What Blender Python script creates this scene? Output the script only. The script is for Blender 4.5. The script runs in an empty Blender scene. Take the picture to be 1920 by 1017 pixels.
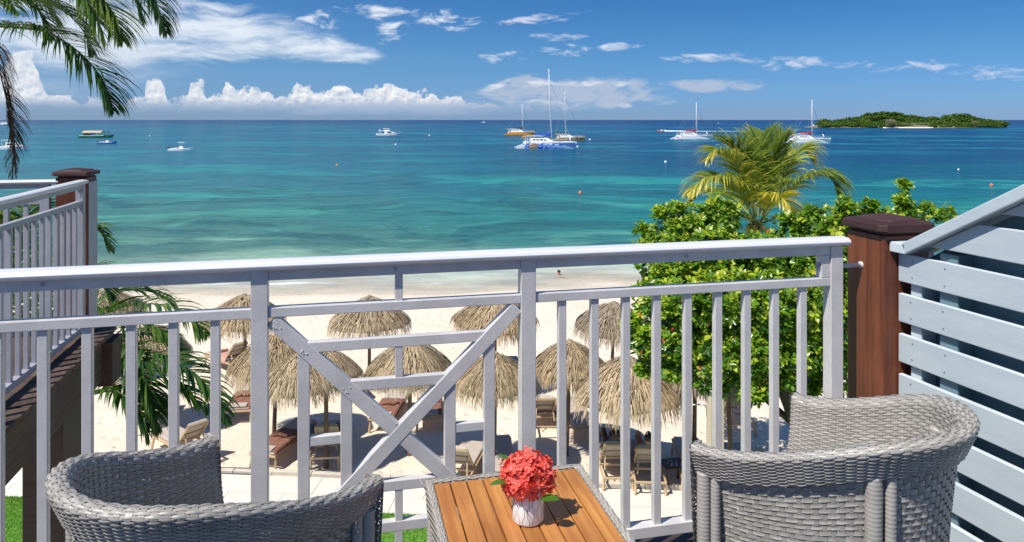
import bpy, math, random
import numpy as np
from mathutils import Vector, Matrix, Quaternion
from math import sin, cos, pi, radians, atan, atan2, sqrt
random.seed(7); RNG = np.random.default_rng(7)
scene = bpy.context.scene
col = scene.collection

# ------------------------------------------------------------------ camera
EYE = 8.6                      # metres above the sea
DK = 7.1                       # balcony deck level
F = 1400.0 / 1920.0 * 36.0
cd = bpy.data.cameras.new('camera'); cam = bpy.data.objects.new('camera', cd); col.objects.link(cam)
cd.sensor_width = 36.0; cd.lens = F; cd.shift_y = -(508.5 - 225.0) / 1920.0
cd.clip_start = 0.05; cd.clip_end = 60000
cam.location = (0, 0, EYE); cam.rotation_euler = (radians(90), 0, 0)
scene.camera = cam

# ------------------------------------------------------------------ sun, view
SUN_DIR = Vector((0.52, 0.45, -1.0)).normalized()
sd = bpy.data.lights.new('sun', 'SUN'); sun = bpy.data.objects.new('sun', sd); col.objects.link(sun)
sd.energy = 4.6; sd.angle = radians(0.53); sd.color = (1.0, 0.95, 0.87)
sun.rotation_euler = SUN_DIR.to_track_quat('-Z', 'Y').to_euler(); sun.location = (-20, -25, 60)
SUN_EL = math.asin(-SUN_DIR.z); SUN_AZ = atan2(-SUN_DIR.x, -SUN_DIR.y)
scene.view_settings.view_transform = 'Standard'; scene.view_settings.look = 'None'
scene.view_settings.exposure = 0.32; scene.view_settings.gamma = 1.0
scene.view_settings.use_curve_mapping = False

# ------------------------------------------------------------------ node helper
class NT:
    def __init__(s, tree): s.t = tree; s.t.nodes.clear()
    def n(s, typ, **kw):
        nd = s.t.nodes.new(typ)
        for k, v in kw.items():
            if k.startswith('i_'):
                key = k[2:]
                key = int(key) if key.isdigit() else key.replace('_', ' ')
                s.put(nd.inputs[key], v)
            else: setattr(nd, k, v)
        return nd
    def put(s, sock, v):
        if isinstance(v, bpy.types.NodeSocket): s.t.links.new(v, sock)
        elif v is not None:
            if isinstance(v, (tuple, list)) and sock.type == 'RGBA' and len(v) == 3: v = (*v, 1)
            sock.default_value = v
    def math(s, op, a, b=None, c=None, clamp=False):
        nd = s.t.nodes.new('ShaderNodeMath'); nd.operation = op; nd.use_clamp = clamp
        for i, x in enumerate((a, b, c)):
            if x is not None: s.put(nd.inputs[i], x)
        return nd.outputs[0]
    def vmath(s, op, a, b=None):
        nd = s.t.nodes.new('ShaderNodeVectorMath'); nd.operation = op
        s.put(nd.inputs[0], a)
        if b is not None: s.put(nd.inputs[1], b)
        return nd.outputs[0]
    def ss(s, x, lo, hi, a=0.0, b=1.0):
        nd = s.t.nodes.new('ShaderNodeMapRange'); nd.interpolation_type = 'SMOOTHSTEP'
        for i, q in enumerate((x, lo, hi, a, b)): s.put(nd.inputs[i], q)
        return nd.outputs[0]
    def mix(s, fac, a, b, mode='MIX'):
        nd = s.t.nodes.new('ShaderNodeMix'); nd.data_type = 'RGBA'; nd.blend_type = mode
        s.put(nd.inputs[0], fac); s.put(nd.inputs[6], a); s.put(nd.inputs[7], b)
        return nd.outputs[2]
    def ramp(s, fac, pts, interp='LINEAR'):
        nd = s.t.nodes.new('ShaderNodeValToRGB'); cr = nd.color_ramp; cr.interpolation = interp
        while len(cr.elements) < len(pts): cr.elements.new(0.5)
        for e, (p, c) in zip(cr.elements, pts): e.position = p; e.color = (*c, 1)
        s.put(nd.inputs[0], fac); return nd.outputs[0]
    def noise(s, vec, scale, detail=4, rough=0.5, dist=0.0, dim='3D'):
        nd = s.t.nodes.new('ShaderNodeTexNoise'); nd.noise_dimensions = dim
        if vec is not None: s.put(nd.inputs['Vector'], vec)
        s.put(nd.inputs['Scale'], scale); s.put(nd.inputs['Detail'], detail); s.put(nd.inputs['Roughness'], rough)
        s.put(nd.inputs['Distortion'], dist); return nd.outputs[0]

def px_az(px): return atan((px - 960) / 1400.0)
def px_el(px, py): return (225 - py) / 1400.0 * cos(px_az(px))

# ------------------------------------------------------------------ sky
world = bpy.data.worlds.new('World'); scene.world = world; world.use_nodes = True
W = NT(world.node_tree)
geo = W.n('ShaderNodeTexCoord').outputs['Generated']
sx = W.n('ShaderNodeSeparateXYZ', i_0=geo)
X_, Y_, Z_ = sx.outputs
AZ = W.math('ARCTAN2', X_, Y_)
HY = W.math('SQRT', W.math('ADD', W.math('MULTIPLY', X_, X_), W.math('MULTIPLY', Y_, Y_)))
EL = W.math('DIVIDE', Z_, W.math('MAXIMUM', HY, 0.001))
sky = W.n('ShaderNodeTexSky'); sky.sky_type = 'NISHITA'; sky.sun_disc = False
sky.sun_elevation = SUN_EL; sky.sun_rotation = SUN_AZ; sky.altitude = 10; sky.air_density = 1.0; sky.dust_density = 0.0; sky.ozone_density = 2.2
grade = W.ramp(EL, [(0.0, (0.185, 0.325, 0.74)), (0.03, (0.19, 0.36, 0.76)), (0.08, (0.175, 0.38, 0.68)), (0.16, (0.13, 0.35, 0.64)), (0.5, (0.35, 0.62, 0.9))])
# the left (sunward) side of the sky is paler
side = W.ss(AZ, -0.65, 0.35, 1.0, 0.0)
grade = W.mix(W.math('MULTIPLY', side, 0.45), grade, W.ramp(EL, [(0.0, (0.27, 0.42, 0.84)), (0.08, (0.36, 0.56, 0.80)), (0.16, (0.34, 0.58, 0.84)), (0.5, (0.5, 0.75, 1.0))]))
base = W.mix(1.0, sky.outputs[0], grade, 'MULTIPLY')
vec = W.n('ShaderNodeCombineXYZ', i_0=AZ, i_1=EL, i_2=0.0).outputs[0]
def sc(v, x, y, ox=0.0, oy=0.0):
    m = W.n('ShaderNodeMapping', i_Vector=v, i_Scale=(x, y, 1), i_Location=(ox, oy, 0)); return m.outputs[0]
# cumulus towers along the horizon: an envelope of heights, roughened by noise
tops = [(-60, 165), (0, 128), (20, 95), (45, 88), (62, 100), (75, 150), (100, 172), (130, 176), (160, 186), (190, 183), (222, 188), (250, 181), (272, 172), (280, 142), (300, 142), (310, 172), (330, 186),
        (352, 178), (362, 150), (378, 152), (388, 170), (404, 172), (420, 155), (430, 148), (440, 165), (462, 160), (480, 166), (506, 170), (520, 178), (545, 170), (562, 158), (580, 160),
        (600, 168), (628, 156), (648, 153), (670, 165), (692, 163), (712, 158), (736, 152), (756, 160), (780, 168), (806, 172), (830, 180), (856, 178), (872, 186), (900, 190), (940, 196), (1000, 204), (1180, 214)]
env = W.t.nodes.new('ShaderNodeFloatCurve'); cm = env.mapping; cv = cm.curves[0]
A0, A1 = -0.70, 0.24
pts = sorted([((px_az(p) - A0) / (A1 - A0), px_el(p, q) / 0.10) for p, q in tops])
pts = [p for p in pts if 0 <= p[0] <= 1]
cv.points[0].location = (0, pts[0][1]); cv.points[1].location = (1, 0.04)
for p in pts: cv.points.new(p[0], p[1])
cm.update()
W.put(env.inputs['Value'], W.math('DIVIDE', W.math('SUBTRACT', AZ, A0), A1 - A0, clamp=True))
envh = W.math('MULTIPLY', env.outputs[0], 0.10)
inr = W.math('MULTIPLY', W.ss(AZ, A0 - 0.1, A0 + 0.02), W.ss(AZ, A1, A1 - 0.05))
other = W.math('MULTIPLY', W.noise(sc(vec, 9, 0), 1.0, 4, 0.6), 0.06)     # the rest of the horizon
other = W.math('MULTIPLY', other, W.math('ADD', W.ss(AZ, A0, A0 - 0.12), W.ss(AZ, 0.72, 0.9)))
envh = W.math('ADD', W.math('MULTIPLY', envh, inr), other)
def cumdens(off=(0, 0)):
    v = W.n('ShaderNodeMapping', i_Vector=vec, i_Location=(off[0], off[1], 0)).outputs[0]
    n1 = W.math('SUBTRACT', W.noise(v, 45, 8, 0.66, 0.2), 0.5)
    n3 = W.n('ShaderNodeTexVoronoi', i_Vector=v, i_Scale=230.0); n3.feature = 'SMOOTH_F1'
    n2 = W.n('ShaderNodeTexVoronoi', i_Vector=v, i_Scale=85.0); n2.feature = 'SMOOTH_F1'
    d = W.math('SUBTRACT', envh, W.math('SUBTRACT', EL, off[1]))
    d = W.math('ADD', d, W.math('MULTIPLY', n1, 0.040))
    d = W.math('ADD', d, W.math('MULTIPLY', W.math('SUBTRACT', 0.35, n3.outputs['Distance']), 0.006))
    d = W.math('ADD', d, W.math('MULTIPLY', W.math('SUBTRACT', 0.35, n2.outputs['Distance']), 0.017))
    return d
d0 = cumdens(); d1 = cumdens((0.0022, -0.0030))
cov = W.math('MULTIPLY', W.ss(d0, 0.0, 0.0045), W.ss(W.noise(sc(vec, 60, 110, 1, 4), 1.0, 5, 0.6), 0.28, 0.46, 0.35, 1.0))
lit = W.math('ADD', 0.42, W.math('MULTIPLY', W.math('SUBTRACT', W.math('ADD', d0, -0.0030), d1), -75.0), clamp=True)
ccol = W.mix(lit, (4.6, 5.2, 6.2), (8.3, 8.2, 7.9))
low = W.ss(EL, 0.010, 0.030)                                # cloud bases melt into the haze
ccol = W.mix(low, (2.6, 3.3, 4.7), ccol)
cov = W.math('MULTIPLY', cov, W.ss(EL, 0.004, 0.030, 0.05, 1.0))
base = W.mix(cov, base, ccol)
# thin layers and wisps: soft patches at their bearings, filled with stretched noise
def patch(px, py, rx, ry, tilt=0.0):
    a, e = px_az(px), px_el(px, py)
    da = W.math('SUBTRACT', AZ, a); de = W.math('SUBTRACT', EL, e)
    ca, sa = cos(tilt), sin(tilt)
    u = W.math('DIVIDE', W.math('ADD', W.math('MULTIPLY', da, ca), W.math('MULTIPLY', de, sa)), rx / 1400.0)
    v = W.math('DIVIDE', W.math('SUBTRACT', W.math('MULTIPLY', de, ca), W.math('MULTIPLY', da, sa)), ry / 1400.0)
    r = W.math('ADD', W.math('MULTIPLY', u, u), W.math('MULTIPLY', v, v))
    return W.math('SUBTRACT', 1.0, r, clamp=True)
def layer(patches, nz, lo, hi, colr, amount, base):
    m = None
    for p in patches:
        q = patch(*p); m = q if m is None else W.math('MAXIMUM', m, q)
    f = W.math('MULTIPLY', W.ss(W.math('ADD', nz, W.math('MULTIPLY', W.math('SUBTRACT', m, 1.0), 0.32)), lo, hi), W.ss(m, 0.0, 0.5))
    return W.mix(W.math('MULTIPLY', f, amount), base, colr)
warp = W.vmath('ADD', vec, W.n('ShaderNodeMapping', i_Vector=W.n('ShaderNodeTexNoise', i_Vector=vec, i_Scale=9.0, i_Detail=3.0).outputs['Color'], i_Scale=(0.10, 0.05, 0), i_Location=(-0.05, -0.025, 0)).outputs[0])
nst = W.noise(sc(warp, 9, 42), 1.0, 7, 0.6)
nst2 = W.noise(sc(warp, 26, 90, 3, 1), 1.0, 7, 0.62)
nfl = W.noise(sc(warp, 26, 60, 5, 2), 1.0, 8, 0.6)
base = layer([(330, 62, 260, 62, -0.06), (560, 84, 170, 34, -0.13), (450, 66, 230, 50, -0.1), (120, 75, 230, 60, 0.0), (250, 25, 300, 40, 0.0)], nst, 0.22, 0.56, (6.8, 7.3, 7.9), 0.9, base)
base = layer([(700, 22, 110, 30, -0.1), (740, 58, 60, 40, 0.1), (830, 40, 120, 32, -0.05), (600, 38, 120, 24, 0.0)], nst2, 0.40, 0.66, (7.2, 7.6, 8.2), 0.85, base)
base = layer([(1050, 68, 95, 22, -0.08), (1062, 96, 95, 22, 0.02), (940, 108, 130, 18, 0.12), (1150, 89, 70, 15, 0.05)], nst2, 0.42, 0.66, (6.4, 6.9, 7.7), 0.8, base)
base = layer([(1470, 117, 110, 18, -0.02), (1672, 124, 120, 15, 0.0), (1885, 136, 80, 20, 0.0), (1800, 138, 50, 9, 0), (1320, 108, 110, 14, 0), (1010, 35, 120, 14, 0.1)], nst2, 0.36, 0.62, (6.4, 6.6, 7.5), 0.75, base)
flat = [(1065, 178, 215, 34, 0.0), (960, 168, 90, 26, 0.25), (1100, 166, 175, 26, 0.0), (1330, 160, 130, 16, 0.0)]
base = layer(flat, nfl, 0.22, 0.50, (3.9, 4.5, 5.6), 0.8, base)
base = layer([(1010, 155, 70, 12, 0.1), (1140, 156, 130, 10, 0.0), (930, 162, 50, 10, 0.3)], nst2, 0.34, 0.62, (6.6, 6.8, 7.2), 0.8, base)
base = layer([(1095, 196, 40, 9, 0), (1172, 197, 22, 8, 0), (1015, 192, 80, 8, 0), (1245, 193, 40, 7, 0)], nst2, 0.36, 0.62, (5.6, 5.9, 6.6), 0.7, base)
base = layer([(700, 200, 600, 20, 0.0), (150, 130, 260, 70, 0)], nst, 0.2, 0.7, (4.2, 4.9, 6.2), 0.45, base)
# a few thin clouds beyond the frame as well
rest = W.math('MULTIPLY', W.ss(W.noise(geo, 2.3, 6, 0.6, 0.4), 0.55, 0.75), W.ss(EL, 0.28, 0.6))
base = W.mix(W.math('MULTIPLY', rest, 0.7), base, (8.6, 9.0, 9.6))
bg = W.n('ShaderNodeBackground', i_Color=base, i_Strength=0.10)
wo = W.n('ShaderNodeOutputWorld', i_Surface=bg.outputs[0])
world.cycles.sampling_method = 'MANUAL'; world.cycles.sample_map_resolution = 512

# ------------------------------------------------------------------ materials
def newmat(name):
    m = bpy.data.materials.new(name); m.use_nodes = True; return m, NT(m.node_tree)
def finish(N, shader):
    N.n('ShaderNodeOutputMaterial', i_Surface=shader)
def pm(name, c1, c2=None, scale=4.0, stretch=(1, 1, 1), rough=0.6, bump=0.0, bscale=30.0, metal=0.0, spec=0.5, attr=False, c3=None, dirt=0.0, dirtcol=(0.05, 0.04, 0.03), detail=6, trans=0.0, rlo=None, coat=0.0):
    m, N = newmat(name)
    tc = N.n('ShaderNodeTexCoord').outputs['Object']
    mp = N.n('ShaderNodeMapping', i_Vector=tc, i_Scale=stretch).outputs[0]
    c2 = c2 or c1
    nz = N.noise(mp, scale, detail, 0.6)
    colr = N.mix(N.ss(nz, 0.3, 0.7), c1, c2)
    if attr:
        at = N.n('ShaderNodeAttribute', attribute_name='var')
        colr = N.mix(N.math('MULTIPLY', at.outputs['Fac'], 1.0, clamp=True), colr, c3 or c2)
    if dirt:
        d = N.ss(N.noise(tc, scale * 0.7, 8, 0.7), 0.55, 0.75)
        colr = N.mix(N.math('MULTIPLY', d, dirt), colr, dirtcol)
    p = N.n('ShaderNodeBsdfPrincipled', i_Base_Color=colr, i_Metallic=metal)
    if rlo is not None: N.put(p.inputs['Roughness'], N.ss(N.noise(mp, scale * 2.3, 5, 0.6), 0.3, 0.7, rlo, rough))
    else: p.inputs['Roughness'].default_value = rough
    p.inputs['Specular IOR Level'].default_value = spec
    if coat: p.inputs['Coat Weight'].default_value = coat; p.inputs['Coat Roughness'].default_value = 0.15
    if bump:
        b = N.n('ShaderNodeBump', i_Strength=1.0, i_Distance=bump, i_Height=N.noise(mp, bscale, 5, 0.6))
        N.put(p.inputs['Normal'], b.outputs[0])
    sh = p.outputs[0]
    if trans:
        t = N.n('ShaderNodeBsdfTranslucent', i_Color=N.mix(1.0, colr, (1.3, 1.5, 0.6), 'MULTIPLY'))
        sh = N.n('ShaderNodeMixShader', i_0=trans, i_1=sh, i_2=t.outputs[0]).outputs[0]
    if name == 'dry_thatch':
        r_ = N.n('ShaderNodeObjectInfo').outputs['Random']; N.put(p.inputs['Base Color'], N.mix(1.0, colr, N.ramp(r_, [(0.0, (0.72, 0.73, 0.76)), (0.4, (0.95, 0.92, 0.88)), (0.7, (1.08, 1.02, 0.93)), (1.0, (0.88, 0.82, 0.74))]), 'MULTIPLY'))
    finish(N, sh); return m
M = {}
M['paint'] = pm('silver_paint', (0.52, 0.50, 0.495), (0.63, 0.605, 0.59), 7, rough=0.46, bump=0.0006, bscale=120, spec=0.5, dirt=0.5, dirtcol=(0.34, 0.335, 0.345), rlo=0.24)
M['cap'] = pm('cap_paint', (0.62, 0.62, 0.65), (0.69, 0.69, 0.71), 2.5, stretch=(0.5, 3, 3), rough=0.36, bump=0.0003, bscale=60, dirt=0.25, dirtcol=(0.45, 0.45, 0.47), rlo=0.24)
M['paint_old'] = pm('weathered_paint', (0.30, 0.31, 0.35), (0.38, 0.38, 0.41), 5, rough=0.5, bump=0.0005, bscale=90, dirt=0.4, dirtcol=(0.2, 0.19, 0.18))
M['white_cap'] = pm('pale_cap_paint', (0.62, 0.62, 0.62), (0.54, 0.54, 0.55), 4, rough=0.45, dirt=0.25, dirtcol=(0.35, 0.33, 0.3))
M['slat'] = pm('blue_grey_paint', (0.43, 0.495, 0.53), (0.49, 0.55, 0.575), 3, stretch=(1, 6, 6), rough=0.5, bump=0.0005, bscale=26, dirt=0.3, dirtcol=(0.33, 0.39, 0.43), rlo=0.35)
M['slat_edge'] = pm('blue_grey_paint_lit', (0.62, 0.67, 0.70), (0.5, 0.58, 0.62), 9, rough=0.55, bump=0.0008, bscale=50)  # paler copy of the slat paint, sunlight on the tops put into the colour
M['slat_back'] = pm('teal_paint_shaded', (0.12, 0.20, 0.235), (0.14, 0.225, 0.26), 3, rough=0.5, bump=0.0006, bscale=30)  # darker copy for the rear boards, shade behind the slats put into the colour
def wood(name, c1, c2, c3, grain=(2, 30, 30), rough=0.5, bump=0.0008, spec=0.4, crack=0.0, coat=0.0):
    m, N = newmat(name)
    tc = N.n('ShaderNodeTexCoord').outputs['Object']
    oi = N.n('ShaderNodeObjectInfo')
    off = N.n('ShaderNodeCombineXYZ', i_0=N.math('MULTIPLY', oi.outputs['Random'], 37.0), i_1=N.math('MULTIPLY', oi.outputs['Random'], 11.0)).outputs[0]
    v = N.vmath('ADD', tc, off)
    mp = N.n('ShaderNodeMapping', i_Vector=v, i_Scale=grain).outputs[0]
    g = N.noise(mp, 1.6, 8, 0.65, 0.6); g2 = N.noise(mp, 7.0, 5, 0.6)
    big = N.noise(v, 3.0, 3, 0.5)
    c = N.mix(N.ss(g, 0.33, 0.68), c1, c2)
    c = N.mix(N.ss(big, 0.35, 0.7, 0, 0.6), c, c3)
    c = N.mix(N.ss(g2, 0.55, 0.8, 0, 0.35), c, tuple(x * 0.45 for x in c1))
    c = N.mix(1.0, c, N.ramp(oi.outputs['Random'], [(0, (0.66, 0.62, 0.58)), (1, (1.15, 1.15, 1.15))]), 'MULTIPLY')
    if crack: c = N.mix(N.ss(N.noise(mp, 3.0, 9, 0.75), 0.57, 0.62, 0, crack), c, (0.012, 0.008, 0.006))
    p = N.n('ShaderNodeBsdfPrincipled', i_Base_Color=c, i_Roughness=rough)
    p.inputs['Specular IOR Level'].default_value = spec
    if coat: p.inputs['Coat Weight'].default_value = coat; p.inputs['Coat Roughness'].default_value = 0.3
    b = N.n('ShaderNodeBump', i_Strength=1.0, i_Distance=bump, i_Height=N.math('ADD', g, N.math('MULTIPLY', g2, 0.5)))
    N.put(p.inputs['Normal'], b.outputs[0]); finish(N, p.outputs[0]); return m
M['teak'] = wood('teak', (0.46, 0.18, 0.045), (0.68, 0.33, 0.085), (0.30, 0.105, 0.03), grain=(42, 2, 42), rough=0.45, bump=0.0006)
M['post'] = wood('mahogany_stain', (0.12, 0.032, 0.014), (0.215, 0.068, 0.03), (0.06, 0.022, 0.013), grain=(26, 26, 1.0), rough=0.5, bump=0.0012, crack=0.3)
M['post_cap'] = wood('dark_stained_cap', (0.060, 0.026, 0.024), (0.085, 0.038, 0.034), (0.05, 0.022, 0.022), grain=(3, 16, 10), rough=0.6, bump=0.0007)
M['old_wood'] = wood('weathered_brown_wood', (0.075, 0.048, 0.036), (0.12, 0.08, 0.06), (0.05, 0.032, 0.026), grain=(20, 1.5, 20), rough=0.75, bump=0.003, crack=0.75)
M['deckwood'] = wood('dark_deck_wood', (0.05, 0.036, 0.034), (0.075, 0.055, 0.05), (0.035, 0.026, 0.026), grain=(1.5, 22, 22), rough=0.6, bump=0.001)
M['rattan'] = pm('grey_synthetic_rattan', (0.37, 0.345, 0.305), (0.47, 0.44, 0.395), 14, stretch=(1, 1, 1), rough=0.36, attr=True, c3=(0.17, 0.16, 0.14), bump=0.0004, bscale=160, spec=0.5)
M['rattan_core'] = pm('rattan_frame', (0.06, 0.06, 0.062), rough=0.6)
M['vase'] = pm('white_ceramic', (0.90, 0.89, 0.87), (0.86, 0.85, 0.82), 30, rough=0.35, bump=0.0003, bscale=80)
M['vaseline'] = pm('brown_engraved_line', (0.16, 0.10, 0.07), rough=0.8)
M['petal'] = pm('coral_red_petal', (0.84, 0.075, 0.045), (0.90, 0.13, 0.075), 30, rough=0.5, trans=0.18, attr=True, c3=(0.90, 0.22, 0.20))
M['stem'] = pm('green_stem', (0.08, 0.16, 0.03), rough=0.6)
def leafmat(name, a, b, c, trans=0.3, rough=0.38, spec=0.5):
    m, N = newmat(name)
    at = N.n('ShaderNodeAttribute', attribute_name='var').outputs['Fac']
    colr = N.ramp(at, [(0.0, a), (0.55, b), (1.0, c)])
    p = N.n('ShaderNodeBsdfPrincipled', i_Base_Color=colr, i_Roughness=rough); p.inputs['Specular IOR Level'].default_value = spec
    t = N.n('ShaderNodeBsdfTranslucent', i_Color=N.mix(1.0, colr, (1.5, 1.6, 0.5), 'MULTIPLY'))
    finish(N, N.n('ShaderNodeMixShader', i_0=trans, i_1=p.outputs[0], i_2=t.outputs[0]).outputs[0]); return m
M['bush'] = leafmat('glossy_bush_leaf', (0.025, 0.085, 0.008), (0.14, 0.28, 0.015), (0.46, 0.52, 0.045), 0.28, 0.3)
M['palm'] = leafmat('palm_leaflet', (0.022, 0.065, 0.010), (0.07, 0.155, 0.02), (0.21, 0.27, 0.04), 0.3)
M['coco'] = leafmat('coconut_leaflet', (0.07, 0.14, 0.018), (0.22, 0.29, 0.04), (0.66, 0.52, 0.09), 0.35)
M['dry'] = leafmat('dry_palm_leaflet', (0.05, 0.032, 0.024), (0.08, 0.05, 0.036), (0.13, 0.09, 0.07), 0.1, 0.8, 0.1)
M['isle'] = leafmat('island_leaf', (0.018, 0.05, 0.010), (0.07, 0.14, 0.022), (0.20, 0.27, 0.05), 0.15, 0.7, 0.1)
M['rachis'] = pm('palm_rachis', (0.30, 0.30, 0.07), (0.2, 0.24, 0.06), 6, rough=0.5)
M['rachis_dark'] = pm('palm_rachis_dark', (0.11, 0.15, 0.04), (0.08, 0.10, 0.03), 6, rough=0.5)
M['bark'] = pm('grey_bark', (0.10, 0.08, 0.06), (0.17, 0.14, 0.11), 7, stretch=(1, 1, 0.3), rough=0.9, bump=0.015, bscale=20)
M['bark_dark'] = pm('dark_bark', (0.035, 0.026, 0.02), (0.07, 0.055, 0.04), 7, stretch=(1, 1, 0.3), rough=0.9, bump=0.015, bscale=20)
M['coconut'] = pm('orange_coconut', (0.75, 0.36, 0.06), (0.6, 0.33, 0.07), 8, rough=0.5)
M['fibre'] = pm('brown_palm_fibre', (0.16, 0.09, 0.045), (0.24, 0.15, 0.08), 20, rough=0.9)
M['flowerred'] = pm('small_red_flower', (0.62, 0.035, 0.02), rough=0.6)
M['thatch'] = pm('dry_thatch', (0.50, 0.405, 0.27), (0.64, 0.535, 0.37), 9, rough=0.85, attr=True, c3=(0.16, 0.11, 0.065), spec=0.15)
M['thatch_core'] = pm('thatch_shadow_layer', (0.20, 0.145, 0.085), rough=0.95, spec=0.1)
M['pole'] = pm('brown_pole', (0.13, 0.085, 0.05), (0.20, 0.13, 0.08), 8, stretch=(1, 1, 0.3), rough=0.8, bump=0.004, bscale=12)
M['lounger'] = pm('tan_lounger_plastic', (0.55, 0.40, 0.23), (0.48, 0.34, 0.19), 4, rough=0.5)
M['cushion'] = pm('beige_cushion', (0.44, 0.37, 0.31), (0.50, 0.43, 0.36), 10, rough=0.9, bump=0.004, bscale=8)
M['towel'] = pm('terracotta_towel', (0.20, 0.085, 0.055), (0.27, 0.13, 0.085), 9, rough=0.95, bump=0.02, bscale=7)
M['towel_pink'] = pm('rosy_towel', (0.55, 0.32, 0.25), (0.48, 0.26, 0.20), 9, rough=0.95, bump=0.02, bscale=7)
M['towel_blue'] = pm('blue_towel', (0.12, 0.33, 0.62), (0.5, 0.62, 0.75), 9, rough=0.95, bump=0.02, bscale=7)
M['darkwood'] = pm('dark_table_wood', (0.07, 0.03, 0.02), rough=0.5)
M['glass'] = pm('clear_glass', (0.9, 0.93, 0.93), rough=0.05)
for n_ in M['glass'].node_tree.nodes:
    if n_.type == 'BSDF_PRINCIPLED': n_.inputs['Transmission Weight'].default_value = 0.95
M['cream'] = pm('cream_render', (0.66, 0.56, 0.42), (0.60, 0.50, 0.37), 3, rough=0.8, dirt=0.3, dirtcol=(0.4, 0.33, 0.24), bump=0.002, bscale=30)
M['skin'] = pm('skin', (0.42, 0.22, 0.15), (0.36, 0.18, 0.12), 8, rough=0.55)
M['skin_dark'] = pm('dark_skin', (0.09, 0.045, 0.03), (0.11, 0.06, 0.04), 8, rough=0.5)
M['black'] = pm('black_material', (0.015, 0.015, 0.018), rough=0.5)
M['hair'] = pm('dark_hair', (0.02, 0.014, 0.012), rough=0.6)
M['gel'] = pm('boat_white', (0.92, 0.92, 0.91), (0.88, 0.88, 0.88), 0.7, rough=0.35)
M['window'] = pm('dark_boat_glass', (0.02, 0.025, 0.03), rough=0.15)
M['sailblue'] = pm('blue_canvas', (0.015, 0.07, 0.45), (0.02, 0.1, 0.5), 1.5, rough=0.8)
M['sailred'] = pm('red_canvas', (0.50, 0.015, 0.02), (0.42, 0.012, 0.02), 1.5, rough=0.8)
M['sailblack'] = pm('black_canvas', (0.02, 0.02, 0.025), rough=0.8)
M['yellow'] = pm('yellow_hull', (0.85, 0.36, 0.02), (0.75, 0.30, 0.02), 0.6, rough=0.4)
M['gold'] = pm('gold_hull', (0.50, 0.34, 0.13), (0.44, 0.29, 0.10), 0.6, rough=0.4)
M['green'] = pm('green_hull', (0.02, 0.22, 0.09), (0.03, 0.27, 0.12), 0.6, rough=0.5)
M['bluehull'] = pm('blue_hull', (0.04, 0.16, 0.42), (0.06, 0.2, 0.5), 0.6, rough=0.4)
M['orange'] = pm('orange_plastic', (0.85, 0.16, 0.06), rough=0.5)
M['mast'] = pm('mast_white', (0.75, 0.76, 0.78), rough=0.4)
M['wire'] = pm('rigging', (0.35, 0.37, 0.4), rough=0.5)
M['wire_dark'] = pm('dark_rigging', (0.05, 0.05, 0.07), rough=0.5)
M['trunkpad'] = pm('grey_mat', (0.09, 0.09, 0.10), rough=0.8)
def graphic():
    m, N = newmat('hull_wave_print')
    tc = N.n('ShaderNodeTexCoord').outputs['Object']
    mp = N.n('ShaderNodeMapping', i_Vector=tc, i_Scale=(0.35, 0.35, 1.1)).outputs[0]
    w = N.noise(mp, 1.3, 3, 0.5, 1.8)
    x = N.n('ShaderNodeSeparateXYZ', i_0=tc).outputs[0]
    c = N.ramp(w, [(0.30, (0.015, 0.04, 0.42)), (0.46, (0.03, 0.12, 0.60)), (0.52, (0.35, 0.62, 0.9)), (0.6, (0.06, 0.2, 0.62)), (0.68, (0.55, 0.78, 0.95))])
    c = N.mix(N.math('MULTIPLY', N.ss(x, -5.8, -5.3), N.ss(x, -2.6, -3.2)), c, N.ramp(w, [(0.42, (0.35, 0.20, 0.10)), (0.5, (0.62, 0.45, 0.24)), (0.58, (0.3, 0.16, 0.08))]))
    c = N.mix(N.ss(x, 4.2, 6.2), c, (0.45, 0.68, 0.88))
    c = N.mix(N.ss(x, -6.2, -7.4), c, (0.88, 0.9, 0.92))
    zz = N.n('ShaderNodeSeparateXYZ', i_0=tc).outputs[2]
    c = N.mix(N.ss(N.math('ADD', zz, N.math('MULTIPLY', N.math('SUBTRACT', w, 0.5), 1.6)), 1.35, 1.5), c, N.mix(N.ss(x, 3.5, 6), (0.9, 0.9, 0.9), (0.55, 0.75, 0.9)))
    p = N.n('ShaderNodeBsdfPrincipled', i_Base_Color=c, i_Roughness=0.4); finish(N, p.outputs[0]); return m
M['graphic'] = graphic()

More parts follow.
